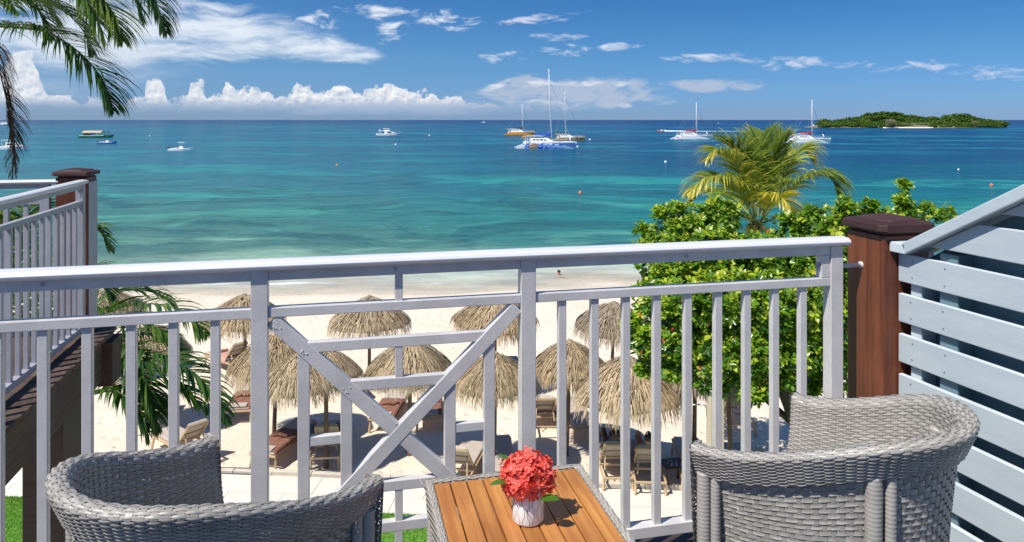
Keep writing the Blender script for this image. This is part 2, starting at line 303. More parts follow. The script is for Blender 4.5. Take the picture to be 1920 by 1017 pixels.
# ------------------------------------------------------------------ mesh helpers
class MB:
    def __init__(s): s.v = []; s.f = []; s.m = []; s.var = []
    def add(s, vs, fs, mi=0, var=0.0):
        o = len(s.v); s.v.extend(tuple(p) for p in vs)
        for f in fs: s.f.append(tuple(i + o for i in f)); s.m.append(mi); s.var.append(var)
    def box(s, a, b, mi=0):
        x0, y0, z0 = a; x1, y1, z1 = b
        s.add([(x0, y0, z0), (x1, y0, z0), (x1, y1, z0), (x0, y1, z0), (x0, y0, z1), (x1, y0, z1), (x1, y1, z1), (x0, y1, z1)],
              [(0, 3, 2, 1), (4, 5, 6, 7), (0, 1, 5, 4), (1, 2, 6, 5), (2, 3, 7, 6), (3, 0, 4, 7)], mi)
    def cbox(s, c, d, mi=0): s.box([c[i] - d[i] / 2 for i in range(3)], [c[i] + d[i] / 2 for i in range(3)], mi)
    def bar(s, p, q, w, h, up=(0, 0, 1), mi=0):
        p, q, up = Vector(p), Vector(q), Vector(up); d = (q - p).normalized(); sd_ = d.cross(up)
        if sd_.length < 1e-4: sd_ = d.cross(Vector((1, 0, 0)))
        sd_.normalize(); u2 = sd_.cross(d).normalized()
        A = sd_ * w / 2; B_ = u2 * h / 2
        vs = [p - A - B_, p + A - B_, p + A + B_, p - A + B_, q - A - B_, q + A - B_, q + A + B_, q - A + B_]
        s.add(vs, [(0, 1, 2, 3), (7, 6, 5, 4), (0, 4, 5, 1), (1, 5, 6, 2), (2, 6, 7, 3), (3, 7, 4, 0)], mi)
    def tube(s, pts, rad, n=8, mi=0, cap=True, var=0.0):
        pts = [Vector(p) for p in pts]; R = rad if hasattr(rad, '__len__') else [rad] * len(pts)
        ref = None; rings = []
        for i, p in enumerate(pts):
            t = (pts[min(i + 1, len(pts) - 1)] - pts[max(i - 1, 0)]).normalized()
            if ref is None: ref = t.orthogonal().normalized()
            a = (ref - t * ref.dot(t))
            a = a.normalized() if a.length > 1e-5 else t.orthogonal().normalized()
            ref = a; b = t.cross(a)
            rings.append([p + (a * cos(2 * pi * k / n) + b * sin(2 * pi * k / n)) * R[i] for k in range(n)])
        vs = [v for r in rings for v in r]; fs = []
        for i in range(len(pts) - 1):
            for k in range(n): fs.append((i * n + k, i * n + (k + 1) % n, (i + 1) * n + (k + 1) % n, (i + 1) * n + k))
        if cap: fs.append(tuple(range(n - 1, -1, -1))); fs.append(tuple((len(pts) - 1) * n + k for k in range(n)))
        s.add(vs, fs, mi, var)
    def lathe(s, prof, n=24, c=(0, 0, 0), mi=0):
        vs = []; fs = []
        for r, z in prof:
            for k in range(n): vs.append((c[0] + r * cos(2 * pi * k / n), c[1] + r * sin(2 * pi * k / n), c[2] + z))
        for i in range(len(prof) - 1):
            for k in range(n): fs.append((i * n + k, i * n + (k + 1) % n, (i + 1) * n + (k + 1) % n, (i + 1) * n + k))
        s.add(vs, fs, mi)
    def prism(s, prof, p, q, right, up, mi=0):
        """profile points (a, b) swept from p to q; a along right, b along up"""
        p, q, right, up = Vector(p), Vector(q), Vector(right), Vector(up); n = len(prof)
        vs = [p + right * a + up * b for a, b in prof] + [q + right * a + up * b for a, b in prof]
        fs = [(i, (i + 1) % n, n + (i + 1) % n, n + i) for i in range(n)] + [tuple(range(n - 1, -1, -1)), tuple(range(n, 2 * n))]
        s.add(vs, fs, mi)
    def loft(s, secs, mi=0, closed=False, cap=True):
        n = len(secs[0]); vs = [p for r in secs for p in r]; fs = []
        for i in range(len(secs) - 1):
            for k in range(n if closed else n - 1): fs.append((i * n + k, i * n + (k + 1) % n, (i + 1) * n + (k + 1) % n, (i + 1) * n + k))
        if cap: fs.append(tuple(range(n - 1, -1, -1))); fs.append(tuple((len(secs) - 1) * n + k for k in range(n)))
        s.add(vs, fs, mi)
    def ball(s, c, r, nu=10, nv=7, mi=0):
        rx, ry, rz = r if hasattr(r, '__len__') else (r, r, r)
        vs = []; fs = []
        for i in range(nv + 1):
            th = pi * i / nv
            for k in range(nu): vs.append((c[0] + rx * sin(th) * cos(2 * pi * k / nu), c[1] + ry * sin(th) * sin(2 * pi * k / nu), c[2] + rz * cos(th)))
        for i in range(nv):
            for k in range(nu): fs.append((i * nu + k, (i + 1) * nu + k, (i + 1) * nu + (k + 1) % nu, i * nu + (k + 1) % nu))
        s.add(vs, fs, mi)
    def mesh(s, name, mats, smooth=False, off=None):
        me = bpy.data.meshes.new(name)
        v = s.v if off is None else [(a - off[0], b - off[1], c - off[2]) for a, b, c in s.v]
        me.from_pydata(v, [], s.f)
        for m in (mats if isinstance(mats, (list, tuple)) else [mats]): me.materials.append(m)
        if any(s.m): me.polygons.foreach_set('material_index', s.m)
        if smooth: me.polygons.foreach_set('use_smooth', [True] * len(s.f))
        if any(s.var):
            at = me.attributes.new('var', 'FLOAT', 'FACE'); at.data.foreach_set('value', s.var)
        me.update(); return me
    def build(s, name, mats, parent=None, off=None, smooth=False, bev=0.0, **tags):
        o = bpy.data.objects.new(name, s.mesh(name, mats, smooth, off)); col.objects.link(o); o.parent = parent
        if bev:
            b = o.modifiers.new('bevel', 'BEVEL'); b.width = bev; b.segments = 2; b.limit_method = 'ANGLE'; b.angle_limit = radians(40)
        for k, x in tags.items(): o[k] = x
        return o
def npmesh(name, V, Fq, mats, var=None, smooth=False, matidx=None):
    """numpy vertices (n,3) and faces (m,3|4)"""
    me = bpy.data.meshes.new(name); V = np.asarray(V, np.float32); Fq = np.asarray(Fq, np.int32); k = Fq.shape[1]; m = len(Fq)
    me.vertices.add(len(V)); me.vertices.foreach_set('co', V.ravel())
    me.loops.add(m * k); me.loops.foreach_set('vertex_index', Fq.ravel())
    me.polygons.add(m); me.polygons.foreach_set('loop_start', np.arange(m, dtype=np.int32) * k)
    for x in (mats if isinstance(mats, (list, tuple)) else [mats]): me.materials.append(x)
    if matidx is not None: me.polygons.foreach_set('material_index', np.asarray(matidx, np.int32))
    if smooth: me.polygons.foreach_set('use_smooth', np.ones(m, bool))
    if var is not None:
        at = me.attributes.new('var', 'FLOAT', 'FACE'); at.data.foreach_set('value', np.asarray(var, np.float32))
    me.update(calc_edges=True); me.validate(); return me
def put(name, me, parent=None, loc=None, rot=None, scale=None, **tags):
    o = bpy.data.objects.new(name, me); col.objects.link(o); o.parent = parent
    if loc is not None: o.location = loc
    if rot is not None: o.rotation_euler = rot
    if scale is not None: o.scale = scale
    for k, x in tags.items(): o[k] = x
    return o
def thing(name, label, cat, loc=(0, 0, 0), rz=0.0, group=None):
    o = bpy.data.objects.new(name, None); col.objects.link(o); o.location = loc; o.rotation_euler = (0, 0, rz)
    o.empty_display_size = 0.1; o['label'] = label; o['category'] = cat
    if group: o['group'] = group
    return o
def dup(o, loc=None, rz=None, label=None, scale=None, parent=None):
    kids = list(o.children)
    c = o.copy(); col.objects.link(c)
    if parent is not None: c.parent = parent
    for k in kids: dup(k, parent=c)
    if loc is not None: c.location = loc
    if rz is not None: c.rotation_euler = (c.rotation_euler[0], c.rotation_euler[1], rz)
    if label: c['label'] = label
    if scale is not None: c.scale = scale
    return c

# balcony frame: s runs along the railing, t away from the building, z up from the deck
AA = radians(12.95); CA, SA = cos(AA), sin(AA)
def Bal(s, t, z): return Vector((s * CA - t * SA, s * SA + t * CA, DK + z))
def bal_s(px, t):
    k = (px - 960) / 1400.0; return t * (k * CA + SA) / (CA - k * SA)
def at(px, py, Y): return Vector(((px - 960) * Y / 1400.0, Y, EYE - (py - 225) * Y / 1400.0))
def sea(px, py):
    Y = EYE * 1400.0 / (py - 225); return Vector(((px - 960) * Y / 1400.0, Y, 0.0))
SAND = 0.6
def sandp(px, Y): return Vector(((px - 960) * Y / 1400.0, Y, SAND))
def bthing(name, label, cat, s, t, z=0.0, **kw): return thing(name, label, cat, Bal(s, t, z), AA, **kw)
# ================================================================== SETTING
def sea_material():
    m, N = newmat('sea_water')
    P = N.n('ShaderNodeNewGeometry').outputs['Position']
    x, y, z = N.n('ShaderNodeSeparateXYZ', i_0=P).outputs
    q = N.math('DIVIDE', 37.6, N.math('MAXIMUM', N.math('SUBTRACT', y, N.math('MULTIPLY', N.ss(x, -25, 25), 0.0)), 10.0))
    w = N.noise(P, 0.035, 5, 0.6); q2 = N.math('MULTIPLY', q, N.ss(w, 0.2, 0.8, 0.86, 1.14))
    # open sea colour by distance from the beach; left ramp paler, haze and sky reflection painted in
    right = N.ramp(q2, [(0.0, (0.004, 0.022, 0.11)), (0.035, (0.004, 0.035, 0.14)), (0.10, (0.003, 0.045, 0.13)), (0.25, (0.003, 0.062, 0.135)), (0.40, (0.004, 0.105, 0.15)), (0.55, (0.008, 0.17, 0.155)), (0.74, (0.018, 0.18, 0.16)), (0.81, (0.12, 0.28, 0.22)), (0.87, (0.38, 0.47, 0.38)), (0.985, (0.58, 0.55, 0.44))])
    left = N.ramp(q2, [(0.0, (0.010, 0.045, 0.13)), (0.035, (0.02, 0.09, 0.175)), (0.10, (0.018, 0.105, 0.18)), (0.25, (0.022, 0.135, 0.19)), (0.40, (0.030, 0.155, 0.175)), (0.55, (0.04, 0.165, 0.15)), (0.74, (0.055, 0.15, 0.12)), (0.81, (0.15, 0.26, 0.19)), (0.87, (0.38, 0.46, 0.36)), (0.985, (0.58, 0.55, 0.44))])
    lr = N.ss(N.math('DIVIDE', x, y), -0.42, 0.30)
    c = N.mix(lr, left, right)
    # pale sand patches showing through
    wv = N.vmath('ADD', P, N.n('ShaderNodeMapping', i_Vector=N.n('ShaderNodeTexNoise', i_Vector=P, i_Scale=0.03, i_Detail=3.0).outputs['Color'], i_Scale=(60, 34, 0)).outputs[0])
    mpp = N.n('ShaderNodeMapping', i_Vector=wv, i_Scale=(0.5, 1, 1)).outputs[0]
    n1 = N.noise(mpp, 0.045, 8, 0.62); n2 = N.noise(mpp, 0.22, 8, 0.66)
    patch_ = N.math('ADD', N.ss(n1, 0.50, 0.64), N.math('MULTIPLY', N.ss(n2, 0.50, 0.66), N.ss(n1, 0.35, 0.6, 0.15, 0.7)), clamp=True)
    turq = N.ramp(q, [(0.0, (0.015, 0.10, 0.19)), (0.06, (0.012, 0.19, 0.25)), (0.20, (0.012, 0.21, 0.245)), (0.40, (0.03, 0.31, 0.25)), (0.6, (0.09, 0.38, 0.27)), (0.80, (0.30, 0.46, 0.33)), (1.0, (0.60, 0.58, 0.48))])
    band = N.math('MULTIPLY', N.ss(q, 0.16, 0.22), N.ss(q, 0.36, 0.30))
    patch_ = N.math('MULTIPLY', patch_, N.math('SUBTRACT', 1.0, N.math('MULTIPLY', band, N.math('MULTIPLY', lr, 0.8))))
    c = N.mix(N.math('MULTIPLY', patch_, 0.72), c, turq)
    # dark weed patches near the shallows
    n3 = N.noise(mpp, 0.16, 9, 0.68, 0.3)
    weed = N.math('MULTIPLY', N.ss(n3, 0.49, 0.60), N.math('MULTIPLY', N.ss(q, 0.10, 0.5), N.ss(q, 0.84, 0.70)))
    c = N.mix(N.math('MULTIPLY', weed, 0.72), c, (0.012, 0.09, 0.095))
    far = N.math('MULTIPLY', N.ss(N.noise(N.n('ShaderNodeMapping', i_Vector=P, i_Scale=(0.35, 1, 1)).outputs[0], 0.014, 8, 0.62), 0.50, 0.60), N.ss(q, 0.012, 0.04))
    c = N.mix(N.math('MULTIPLY', far, N.ss(q, 0.36, 0.18, 0, 0.5)), c, (0.015, 0.20, 0.25))
    # a thin line of foam at the edge
    fo = N.math('ADD', q, N.math('MULTIPLY', N.math('SUBTRACT', N.noise(P, 0.35, 5, 0.6), 0.5), 0.03))
    foam = N.math('MULTIPLY', N.math('MULTIPLY', N.ss(fo, 0.948, 0.957), N.ss(fo, 0.970, 0.960)), N.ss(N.noise(P, 0.22, 3, 0.6), 0.5, 0.62))
    c = N.mix(N.math('MULTIPLY', foam, 0.95), c, (0.9, 0.9, 0.86))
    # waves
    wm = N.n('ShaderNodeMapping', i_Vector=P, i_Scale=(0.45, 1.0, 1.0), i_Rotation=(0, 0, 0.12)).outputs[0]
    h = N.math('ADD', N.math('MULTIPLY', N.noise(wm, 0.55, 5, 0.6, 0.3), 0.6), N.math('MULTIPLY', N.noise(wm, 3.0, 4, 0.6), 0.12))
    h = N.math('ADD', h, N.math('MULTIPLY', N.noise(N.n('ShaderNodeMapping', i_Vector=P, i_Scale=(0.3, 1, 1)).outputs[0], 0.09, 4, 0.6), 1.4))
    b = N.n('ShaderNodeBump', i_Strength=1.0, i_Distance=N.ss(q, 0.7, 1.0, 0.55, 0.12), i_Height=h)
    rip = N.ss(N.noise(N.n('ShaderNodeMapping', i_Vector=P, i_Scale=(0.28, 1.0, 1.0), i_Rotation=(0, 0, 0.06)).outputs[0], 0.75, 8, 0.78), 0.30, 0.70)
    c = N.mix(1.0, c, N.mix(rip, (0.70, 0.74, 0.77), (1.30, 1.26, 1.23)), 'MULTIPLY')
    dif = N.n('ShaderNodeBsdfDiffuse', i_Color=c, i_Normal=b.outputs[0])
    gl = N.n('ShaderNodeBsdfGlossy', i_Color=(1, 1, 1), i_Roughness=0.12, i_Normal=b.outputs[0])
    fr = N.n('ShaderNodeFresnel', i_IOR=1.33, i_Normal=b.outputs[0])
    tr = N.n('ShaderNodeBsdfTransparent')
    sh = N.n('ShaderNodeMixShader', i_0=N.math('MINIMUM', N.math('MULTIPLY', fr.outputs[0], 0.75), 0.20), i_1=dif.outputs[0], i_2=gl.outputs[0])
    sh = N.n('ShaderNodeMixShader', i_0=N.ss(q2, 0.90, 1.06, 0.0, 0.85), i_1=sh.outputs[0], i_2=tr.outputs[0])
    finish(N, sh.outputs[0]); return m
def sand_material():
    m, N = newmat('beach_sand')
    P = N.n('ShaderNodeNewGeometry').outputs['Position']
    x, y, z = N.n('ShaderNodeSeparateXYZ', i_0=P).outputs
    n1 = N.noise(P, 0.5, 6, 0.6); n2 = N.noise(P, 4.0, 6, 0.65); n3 = N.noise(P, 60.0, 3, 0.6)
    c = N.mix(N.ss(n1, 0.3, 0.7), (0.74, 0.625, 0.49), (0.81, 0.70, 0.565))
    c = N.mix(N.ss(n2, 0.45, 0.75, 0, 0.35), c, (0.72, 0.61, 0.48))
    c = N.mix(N.ss(n3, 0.4, 0.7, 0, 0.12), c, (0.6, 0.5, 0.40))
    wet = N.ss(z, 0.16, 0.02, 0.0, 0.5)
    c = N.mix(wet, c, (0.64, 0.57, 0.46))
    # tide lines of weed and broken shell
    tl = N.math('ADD', z, N.math('MULTIPLY', N.math('SUBTRACT', N.noise(P, 0.35, 5, 0.6), 0.5), 0.10))
    line = N.math('MULTIPLY', N.math('MULTIPLY', N.ss(tl, 0.25, 0.28), N.ss(tl, 0.33, 0.29)), N.ss(N.noise(P, 2.5, 5, 0.7), 0.45, 0.65))
    c = N.mix(N.math('MULTIPLY', line, 0.4), c, (0.45, 0.36, 0.26))
    # footprints and rake marks as relief
    v = N.n('ShaderNodeTexVoronoi', i_Vector=P, i_Scale=2.6, feature='SMOOTH_F1')
    hh = N.math('ADD', N.math('MULTIPLY', N.ss(v.outputs['Distance'], 0.05, 0.35), 0.035), N.math('MULTIPLY', n2, 0.045))
    hh = N.math('ADD', hh, N.math('MULTIPLY', N.noise(P, 16, 4, 0.6), 0.008))
    b = N.n('ShaderNodeBump', i_Strength=1.0, i_Distance=1.0, i_Height=hh)
    p = N.n('ShaderNodeBsdfPrincipled', i_Base_Color=c, i_Roughness=0.95, i_Normal=b.outputs[0]); p.inputs['Specular IOR Level'].default_value = 0.1
    finish(N, p.outputs[0]); return m
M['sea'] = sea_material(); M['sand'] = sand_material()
M['pave'] = pm('pale_paving', (0.72, 0.68, 0.60), (0.66, 0.61, 0.53), 1.3, rough=0.8, dirt=0.35, dirtcol=(0.55, 0.48, 0.38), bump=0.002, bscale=25)
M['kerb'] = pm('kerb_stone', (0.62, 0.56, 0.47), (0.55, 0.49, 0.40), 5, rough=0.85, bump=0.004, bscale=20)
M['turf'] = pm('artificial_turf', (0.10, 0.24, 0.03), (0.14, 0.30, 0.04), 40, rough=0.8)
M['blade'] = leafmat('turf_blade', (0.09, 0.22, 0.02), (0.17, 0.36, 0.035), (0.28, 0.45, 0.06), 0.3, 0.6, 0.2)

# sea: one sheet to the horizon
me = bpy.data.meshes.new('sea'); ys = [30, 60, 120, 300, 900, 3000, 12000, 45000]; vs = []; fs = []
for j, y in enumerate(ys):
    w = max(400, y * 1.6)
    for i in range(5): vs.append((-w + 2 * w * i / 4, y, 0))
for j in range(len(ys) - 1):
    for i in range(4): fs.append((j * 5 + i, j * 5 + i + 1, j * 5 + i + 6, j * 5 + i + 5))
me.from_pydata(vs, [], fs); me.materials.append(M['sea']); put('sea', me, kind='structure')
# beach: gentle relief, sloping under the water
def sand_h(x, y):
    shore = 37.4 + 0.05 * x + 0.5 * math.sin(x * 0.21) + 0.25 * math.sin(x * 0.67 + 1)
    d = shore - y
    if d > 7.5: h = SAND
    elif d > 0: h = SAND * (1 - (1 - d / 7.5) ** 1.6)
    else: h = d * 0.05
    return h
xs = np.r_[np.linspace(-70, -22, 25), np.linspace(-20, 20, 161), np.linspace(22, 70, 25)]
yy = np.r_[np.linspace(-20, 9, 12), np.linspace(10, 48, 191), np.linspace(50, 90, 8)]
Xg, Yg = np.meshgrid(xs, yy)
nz = sum(a * np.sin(Xg * fx + p1) * np.sin(Yg * fy + p2) for a, fx, fy, p1, p2 in [(0.012, 1.9, 2.3, 0, 1), (0.010, 3.3, 2.9, 2, 0.4), (0.007, 5.1, 6.2, 1, 3)]) + RNG.normal(0, 0.006, Xg.shape)
Zg = np.vectorize(sand_h)(Xg, Yg) + np.where(Yg < 16.6, -0.05, nz * (Yg < 36))
nx = len(xs); ny = len(yy); idx = np.arange(nx * ny).reshape(ny, nx)
Fq = np.stack([idx[:-1, :-1], idx[:-1, 1:], idx[1:, 1:], idx[1:, :-1]], -1).reshape(-1, 4)
put('beach_sand', npmesh('beach_sand', np.stack([Xg, Yg, Zg], -1).reshape(-1, 3), Fq, M['sand'], smooth=True), kind='structure')
# pavement with kerb stones, mat and turf below the balcony
KD = Vector((1, -0.075, 0)).normalized(); KN = Vector((0.075, 1, 0)).normalized(); K0 = Vector((0, 16.42, 0))
def ks(a, b, z): return K0 + KD * a + KN * b + Vector((0, 0, z))
pav = thing('paving', 'pale paved walkway between the kerb and the turf', 'walkway', ks(0, -0.2, 0.55)); pav['kind'] = 'structure'; del pav['category']; del pav['label']
off = tuple(ks(0, -0.2, 0.55))
b = MB(); vs = [ks(-25, -0.12, SAND + .02), ks(25, -0.12, SAND + .02), ks(25, -16, SAND + .02), ks(-25, -16, SAND + .02)]
b.add(vs + [v - Vector((0, 0, .15)) for v in vs], [(3, 2, 1, 0), (0, 1, 5, 4), (1, 2, 6, 5), (2, 3, 7, 6), (3, 0, 4, 7)]); b.build('paving_bed', M['kerb'], pav, off)
slab = MB(); slab.box((0.004, 0.004, 0), (1.193, 0.743, 0.03)); sm = slab.mesh('paving_slab', M['pave'])
for j in range(-3, 0):
    for i in range(-12, 9):
        p = ks(i * 1.2 + (0.6 if j % 2 else 0), j * 0.75 - 0.14, SAND + .018 + random.uniform(0, 0.004))
        o = put('paving_slab', sm, pav, p - Vector(off)); o.rotation_euler = (0, 0, atan2(KD.y, KD.x) + random.uniform(-.001, .001))
kerb = thing('kerb', 'k', 'k', ks(0, 0, SAND)); kerb['kind'] = 'structure'; del kerb['category']; del kerb['label']
ko = tuple(ks(0, 0, SAND)); kb = MB(); kb.box((0.004, -0.06, -0.1), (0.896, 0.06, 0.10)); km = kb.mesh('kerb_stone', M['kerb'])
for i in range(-14, 9):
    o = put('kerb_stone', km, kerb, KD * (i * 0.9)); o.rotation_euler = (0, 0, atan2(KD.y, KD.x) + random.uniform(-.006, .006)); o.location.z = random.uniform(-.01, .01)
    bv = o.modifiers.new('b', 'BEVEL'); bv.width = .012
# artificial turf: a base sheet and blades
tb = MB(); vs = [ks(-25, -1.35, SAND + .055), ks(9, -1.62, SAND + .055), ks(9, -12, SAND + .055), ks(-25, -12, SAND + .055)]
tb.add(vs + [v - Vector((0, 0, .04)) for v in vs], [(3, 2, 1, 0), (0, 1, 5, 4), (1, 2, 6, 5), (2, 3, 7, 6), (3, 0, 4, 7)])
tb.build('turf_base', M['turf'], kind='structure')
def blades():
    rg = np.random.default_rng(3); n = 42000
    a = np.where(rg.random(n) < 0.62, rg.uniform(-12.5, -8.2, n), rg.uniform(-3.6, 0.2, n)); bb = -1.36 - (a + 25) / 34 * 0.27 - rg.random(n) ** 1.3 * 2.4
    ox = K0.x + KD.x * a + KN.x * bb; oy = K0.y + KD.y * a + KN.y * bb
    an = rg.uniform(0, 2 * pi, n); w = .006; h = rg.uniform(.03, .055, n); lx = rg.normal(0, .015, n); ly = rg.normal(0, .015, n)
    z0 = SAND + .055
    V = np.stack([np.stack([ox - w * np.cos(an), oy - w * np.sin(an), np.full(n, z0)], -1), np.stack([ox + w * np.cos(an), oy + w * np.sin(an), np.full(n, z0)], -1), np.stack([ox + lx, oy + ly, z0 + h], -1)], 1).reshape(-1, 3)
    return npmesh('turf_blades', V, np.arange(3 * n).reshape(-1, 3), M['blade'], var=rg.random(n))
put('turf_blades', blades(), kind='stuff', label='short bright green artificial grass in front of the paving', category='grass')
# black rubber mat on the kerb side
mt = thing('doormat', 'dark perforated rubber mat lying on the sand by the kerb', 'mat', sandp(440, 16.85), -0.05)
b = MB()
for i in range(14): b.box((-0.42 + i * .063, -.22, .02), (-0.42 + i * .063 + .03, .22, .035))
for i in range(8): b.box((-0.42, -.22 + i * .0595, .018), (0.43, -.22 + i * .0595 + .025, .033))
b.build('mat_grid', M['trunkpad'], mt)
b = MB(); b.box((-.45, -.25, .0), (-.42, .25, .04)); b.box((.43, -.25, .0), (.46, .25, .04)); b.box((-.42, -.25, 0), (.43, -.22, .04)); b.box((-.42, .22, 0), (.43, .25, .04)); b.build('mat_border', M['trunkpad'], mt)

# ------------------------------------------------------------------ island
isl = MB(); Yi = 800.0
def ipx(px, Y=Yi): return (px - 960) * Y / 1400.0
secs = []
for i in range(41):
    u = i / 40; x = ipx(1541) + (ipx(1878) - ipx(1541)) * u; hw = 62 * (sin(pi * u) ** .5 if 0 < u < 1 else 0) + 1
    y0 = Yi + 45 + 10 * sin(u * 7); hh = 5.5 * sin(pi * u) ** .6 if 0 < u < 1 else 0
    secs.append([(x, y0 - hw * 1.02, -.3), (x, y0 - hw * .9, .35 + .2 * sin(u * 40)), (x, y0 - hw * .5, hh * .75 + .4), (x, y0, hh), (x, y0 + hw * .5, hh * .7), (x, y0 + hw, -.3)])
isl.loft(secs)
M['islesand'] = pm('island_ground', (0.20, 0.19, 0.11), (0.14, 0.14, 0.07), .1, rough=.95, dirt=.6, dirtcol=(0.12, 0.13, 0.06))
isl.build('island_ground', M['islesand'], smooth=True, kind='structure')
b = MB(); secs = []
for i in range(21):
    u = i / 20; x = ipx(1640) + (ipx(1732) - ipx(1640)) * u; w = 4 * sin(pi * u) ** .5 + .3
    yb = Yi - 18 - 4 * sin(pi * u)
    secs.append([(x, yb - w, -.2), (x, yb - w * .3, .3), (x, yb + w, .9)])
b.loft(secs, cap=False); M['islebeach'] = pm('island_beach', (0.78, 0.68, 0.55), rough=.9)
b.build('island_beach', M['islebeach'], smooth=True, kind='structure')
def clump_mesh(seed, n=900, r=1.0, sz=.17, mat='isle', flat=.75):
    """a crown: leaf clumps over several lumps, light and dark leaves"""
    rg = np.random.default_rng(seed)
    L = [(rg.uniform(-.5, .5), rg.uniform(-.5, .5), rg.uniform(-.25, .35), rg.uniform(.38, .62)) for _ in range(9)]
    V = []; var = []
    for k in range(n):
        c = L[rg.integers(len(L))]; d = rg.normal(size=3); d /= np.linalg.norm(d)
        if d[2] < -.35: d[2] *= -.5
        rr = c[3] * rg.uniform(.72, 1.08)
        p = np.array(c[:3]) + d * rr; p[2] *= flat; p *= r
        t = rg.normal(size=3) * .8 + d * .5 + np.array([0, 0, .4]); t /= np.linalg.norm(t); q = np.cross(t, rg.normal(size=3)); q /= np.linalg.norm(q)
        s_ = sz * r * rg.uniform(.6, 1.3)
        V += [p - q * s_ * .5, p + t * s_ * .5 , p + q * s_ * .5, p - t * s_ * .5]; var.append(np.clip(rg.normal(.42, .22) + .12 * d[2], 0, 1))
    return npmesh('crown', V, np.arange(4 * n).reshape(-1, 4), M[mat], var=var)
crowns = [clump_mesh(20 + i, 1500, 1, .16) for i in range(5)]
tk = MB(); tk.tube([(0, 0, 0), (.05, 0, .5), (0, .04, 1)], [.07, .05, .03], 6); trunkm = tk.mesh('trunk', M['bark'])
prof = [(1538, 236), (1560, 229), (1580, 224), (1600, 219), (1625, 216), (1645, 209), (1660, 207), (1675, 210), (1700, 216), (1730, 217), (1760, 221), (1780, 217), (1795, 213), (1810, 214), (1830, 219), (1850, 224), (1868, 229), (1880, 235)]
def prof_y(px):
    for (a, b_), (c, d) in zip(prof, prof[1:]):
        if a <= px <= c: return b_ + (d - b_) * (px - a) / (c - a)
    return 236
tint = ['rounded', 'spreading', 'dark', 'pale olive', 'ragged']
def isle_tree(px, top, Y, rpx, k, front):
    r = rpx * Y / 1400.0; zt = EYE - (top - 225) * Y / 1400.0; zt = max(zt, 3.0)
    if top > 235 : zt = max(2.5, min(zt, 4))
    cz = zt - r * .62
    base_z = 0.4
    t = thing('island_tree', 'leafy green tree in the dense woods covering the small island', 'tree', (ipx(px, Y), Y, base_z), 0, 'trees covering the island')
    put('crown', crowns[k], t, (0, 0, max(cz - base_z, r * .35)), (0, 0, random.uniform(0, 6.28)), (r * 1.15, r * 1.15, r * random.uniform(.85, 1.1)))
    put('trunk', trunkm, t, (0, 0, -.2), (0, 0, 0), (r * .8, r * .8, max(cz - base_z, .5) + .2))
    return t
R2 = random.Random(5)
for row, (Y, dy, n, rr) in enumerate([(900, 0, 26, 13), (860, 4, 27, 12), (825, 9, 26, 11), (800, 13, 34, 8.5), (786, 14.5, 34, 6)]):
    for i in range(n):
        px = 1537 + 344 * (i + .5) / n + R2.uniform(-5, 5)
        if row == 4 and 1636 < px < 1736: continue
        ty = prof_y(px); ty = ty + (237 - ty) * (dy / 16.0) + R2.uniform(-1.6, 1.2)
        isle_tree(px, ty, Y, rr * R2.uniform(.75, 1.2), R2.randrange(5), row > 2)

# ================================================================== FOREGROUND: railing
def cap_profile(h=.030, d=.082):
    # (a: across, towards the sea positive; b: up)
    return [(-d / 2, -.020), (-d / 2 - .002, -.012), (-d / 2 + .004, -.004), (-d / 2 + .012, 0.0), (0, .003), (d / 2 - .012, 0.0), (d / 2 - .004, -.004), (d / 2 + .002, -.012), (d / 2, -.020), (d / 2 - .010, -.027), (-d / 2 + .010, -.027)]
RT = 2.40
def railing_run(root, o, S0, S1, posts, bals, mat=('cap', 'paint'), t=RT, ztop=1.07, skip=None, pw=.050, bw=.027, zb=.11, upper=True):
    """members along the local x axis; o is the root's own (s,t,z) origin"""
    cap, pt = M[mat[0]], M[mat[1]]
    b = MB(); b.prism(cap_profile(), (S0, t, ztop), (S1, t, ztop), (0, 1, 0), (0, 0, 1)); b.build('handrail', cap, root, o, bev=.0015)
    ps = sorted(posts)
    edges = [S0 + .01] + ps + [S1 - .01]
    for i in range(len(edges) - 1):
        a = edges[i] + (pw / 2 if i > 0 else 0); c = edges[i + 1] - (pw / 2 if i < len(edges) - 2 else 0)
        if c - a < .06: continue
        b = MB(); b.box((a, t - .019, ztop - .060), (c, t + .019, ztop - .0275)); b.build('upper_rail', pt, root, o, bev=.002)
        b = MB(); b.box((a, t - .019, .897), (c, t + .019, .926)); b.build('middle_rail', pt, root, o, bev=.002)
        b = MB(); b.box((a, t - .021, zb - .038), (c, t + .021, zb)); b.build('bottom_rail', pt, root, o, bev=.002)
    for p in ps:
        b = MB(); b.box((p - pw / 2, t - .0245, .0), (p + pw / 2, t + .0245, ztop - .0272)); b.build('post', pt, root, o, bev=.002)
    bm = MB(); bm.box((-bw / 2, -.0125, zb - .002), (bw / 2, .0125, .899)); me = bm.mesh('baluster', pt)
    for s_ in bals:
        ob = put('baluster', me, root, (s_ - o[0], t - o[1], -o[2])); bv = ob.modifiers.new('bevel', 'BEVEL'); bv.width = .0015
P1 = (bal_s(471, RT - .024) + bal_s(501, RT - .024)) / 2
P2 = (bal_s(978, RT - .024) + bal_s(1004.6, RT - .024)) / 2
P3 = (bal_s(1559, RT - .024) + bal_s(1581, RT - .024)) / 2
bal_px = [(-7, 0), (78.7, 1), (162, 1), (245, 1), (324.5, 1), (403, 1), (1055, 1), (1116, 1), (1175, 1), (1233, 1), (1291, 1), (1348, 1), (1402, 1), (1455, 1), (1507, 1)]
tf = RT - .0125
bals = [bal_s(p, tf) for p, _ in bal_px]
S_END = bal_s(1596, RT - .04)
o = (P1, RT, 0)
rail = bthing('balcony_railing', 'silver painted metal railing with diagonal cross panel at the balcony edge', 'railing', P1, RT)
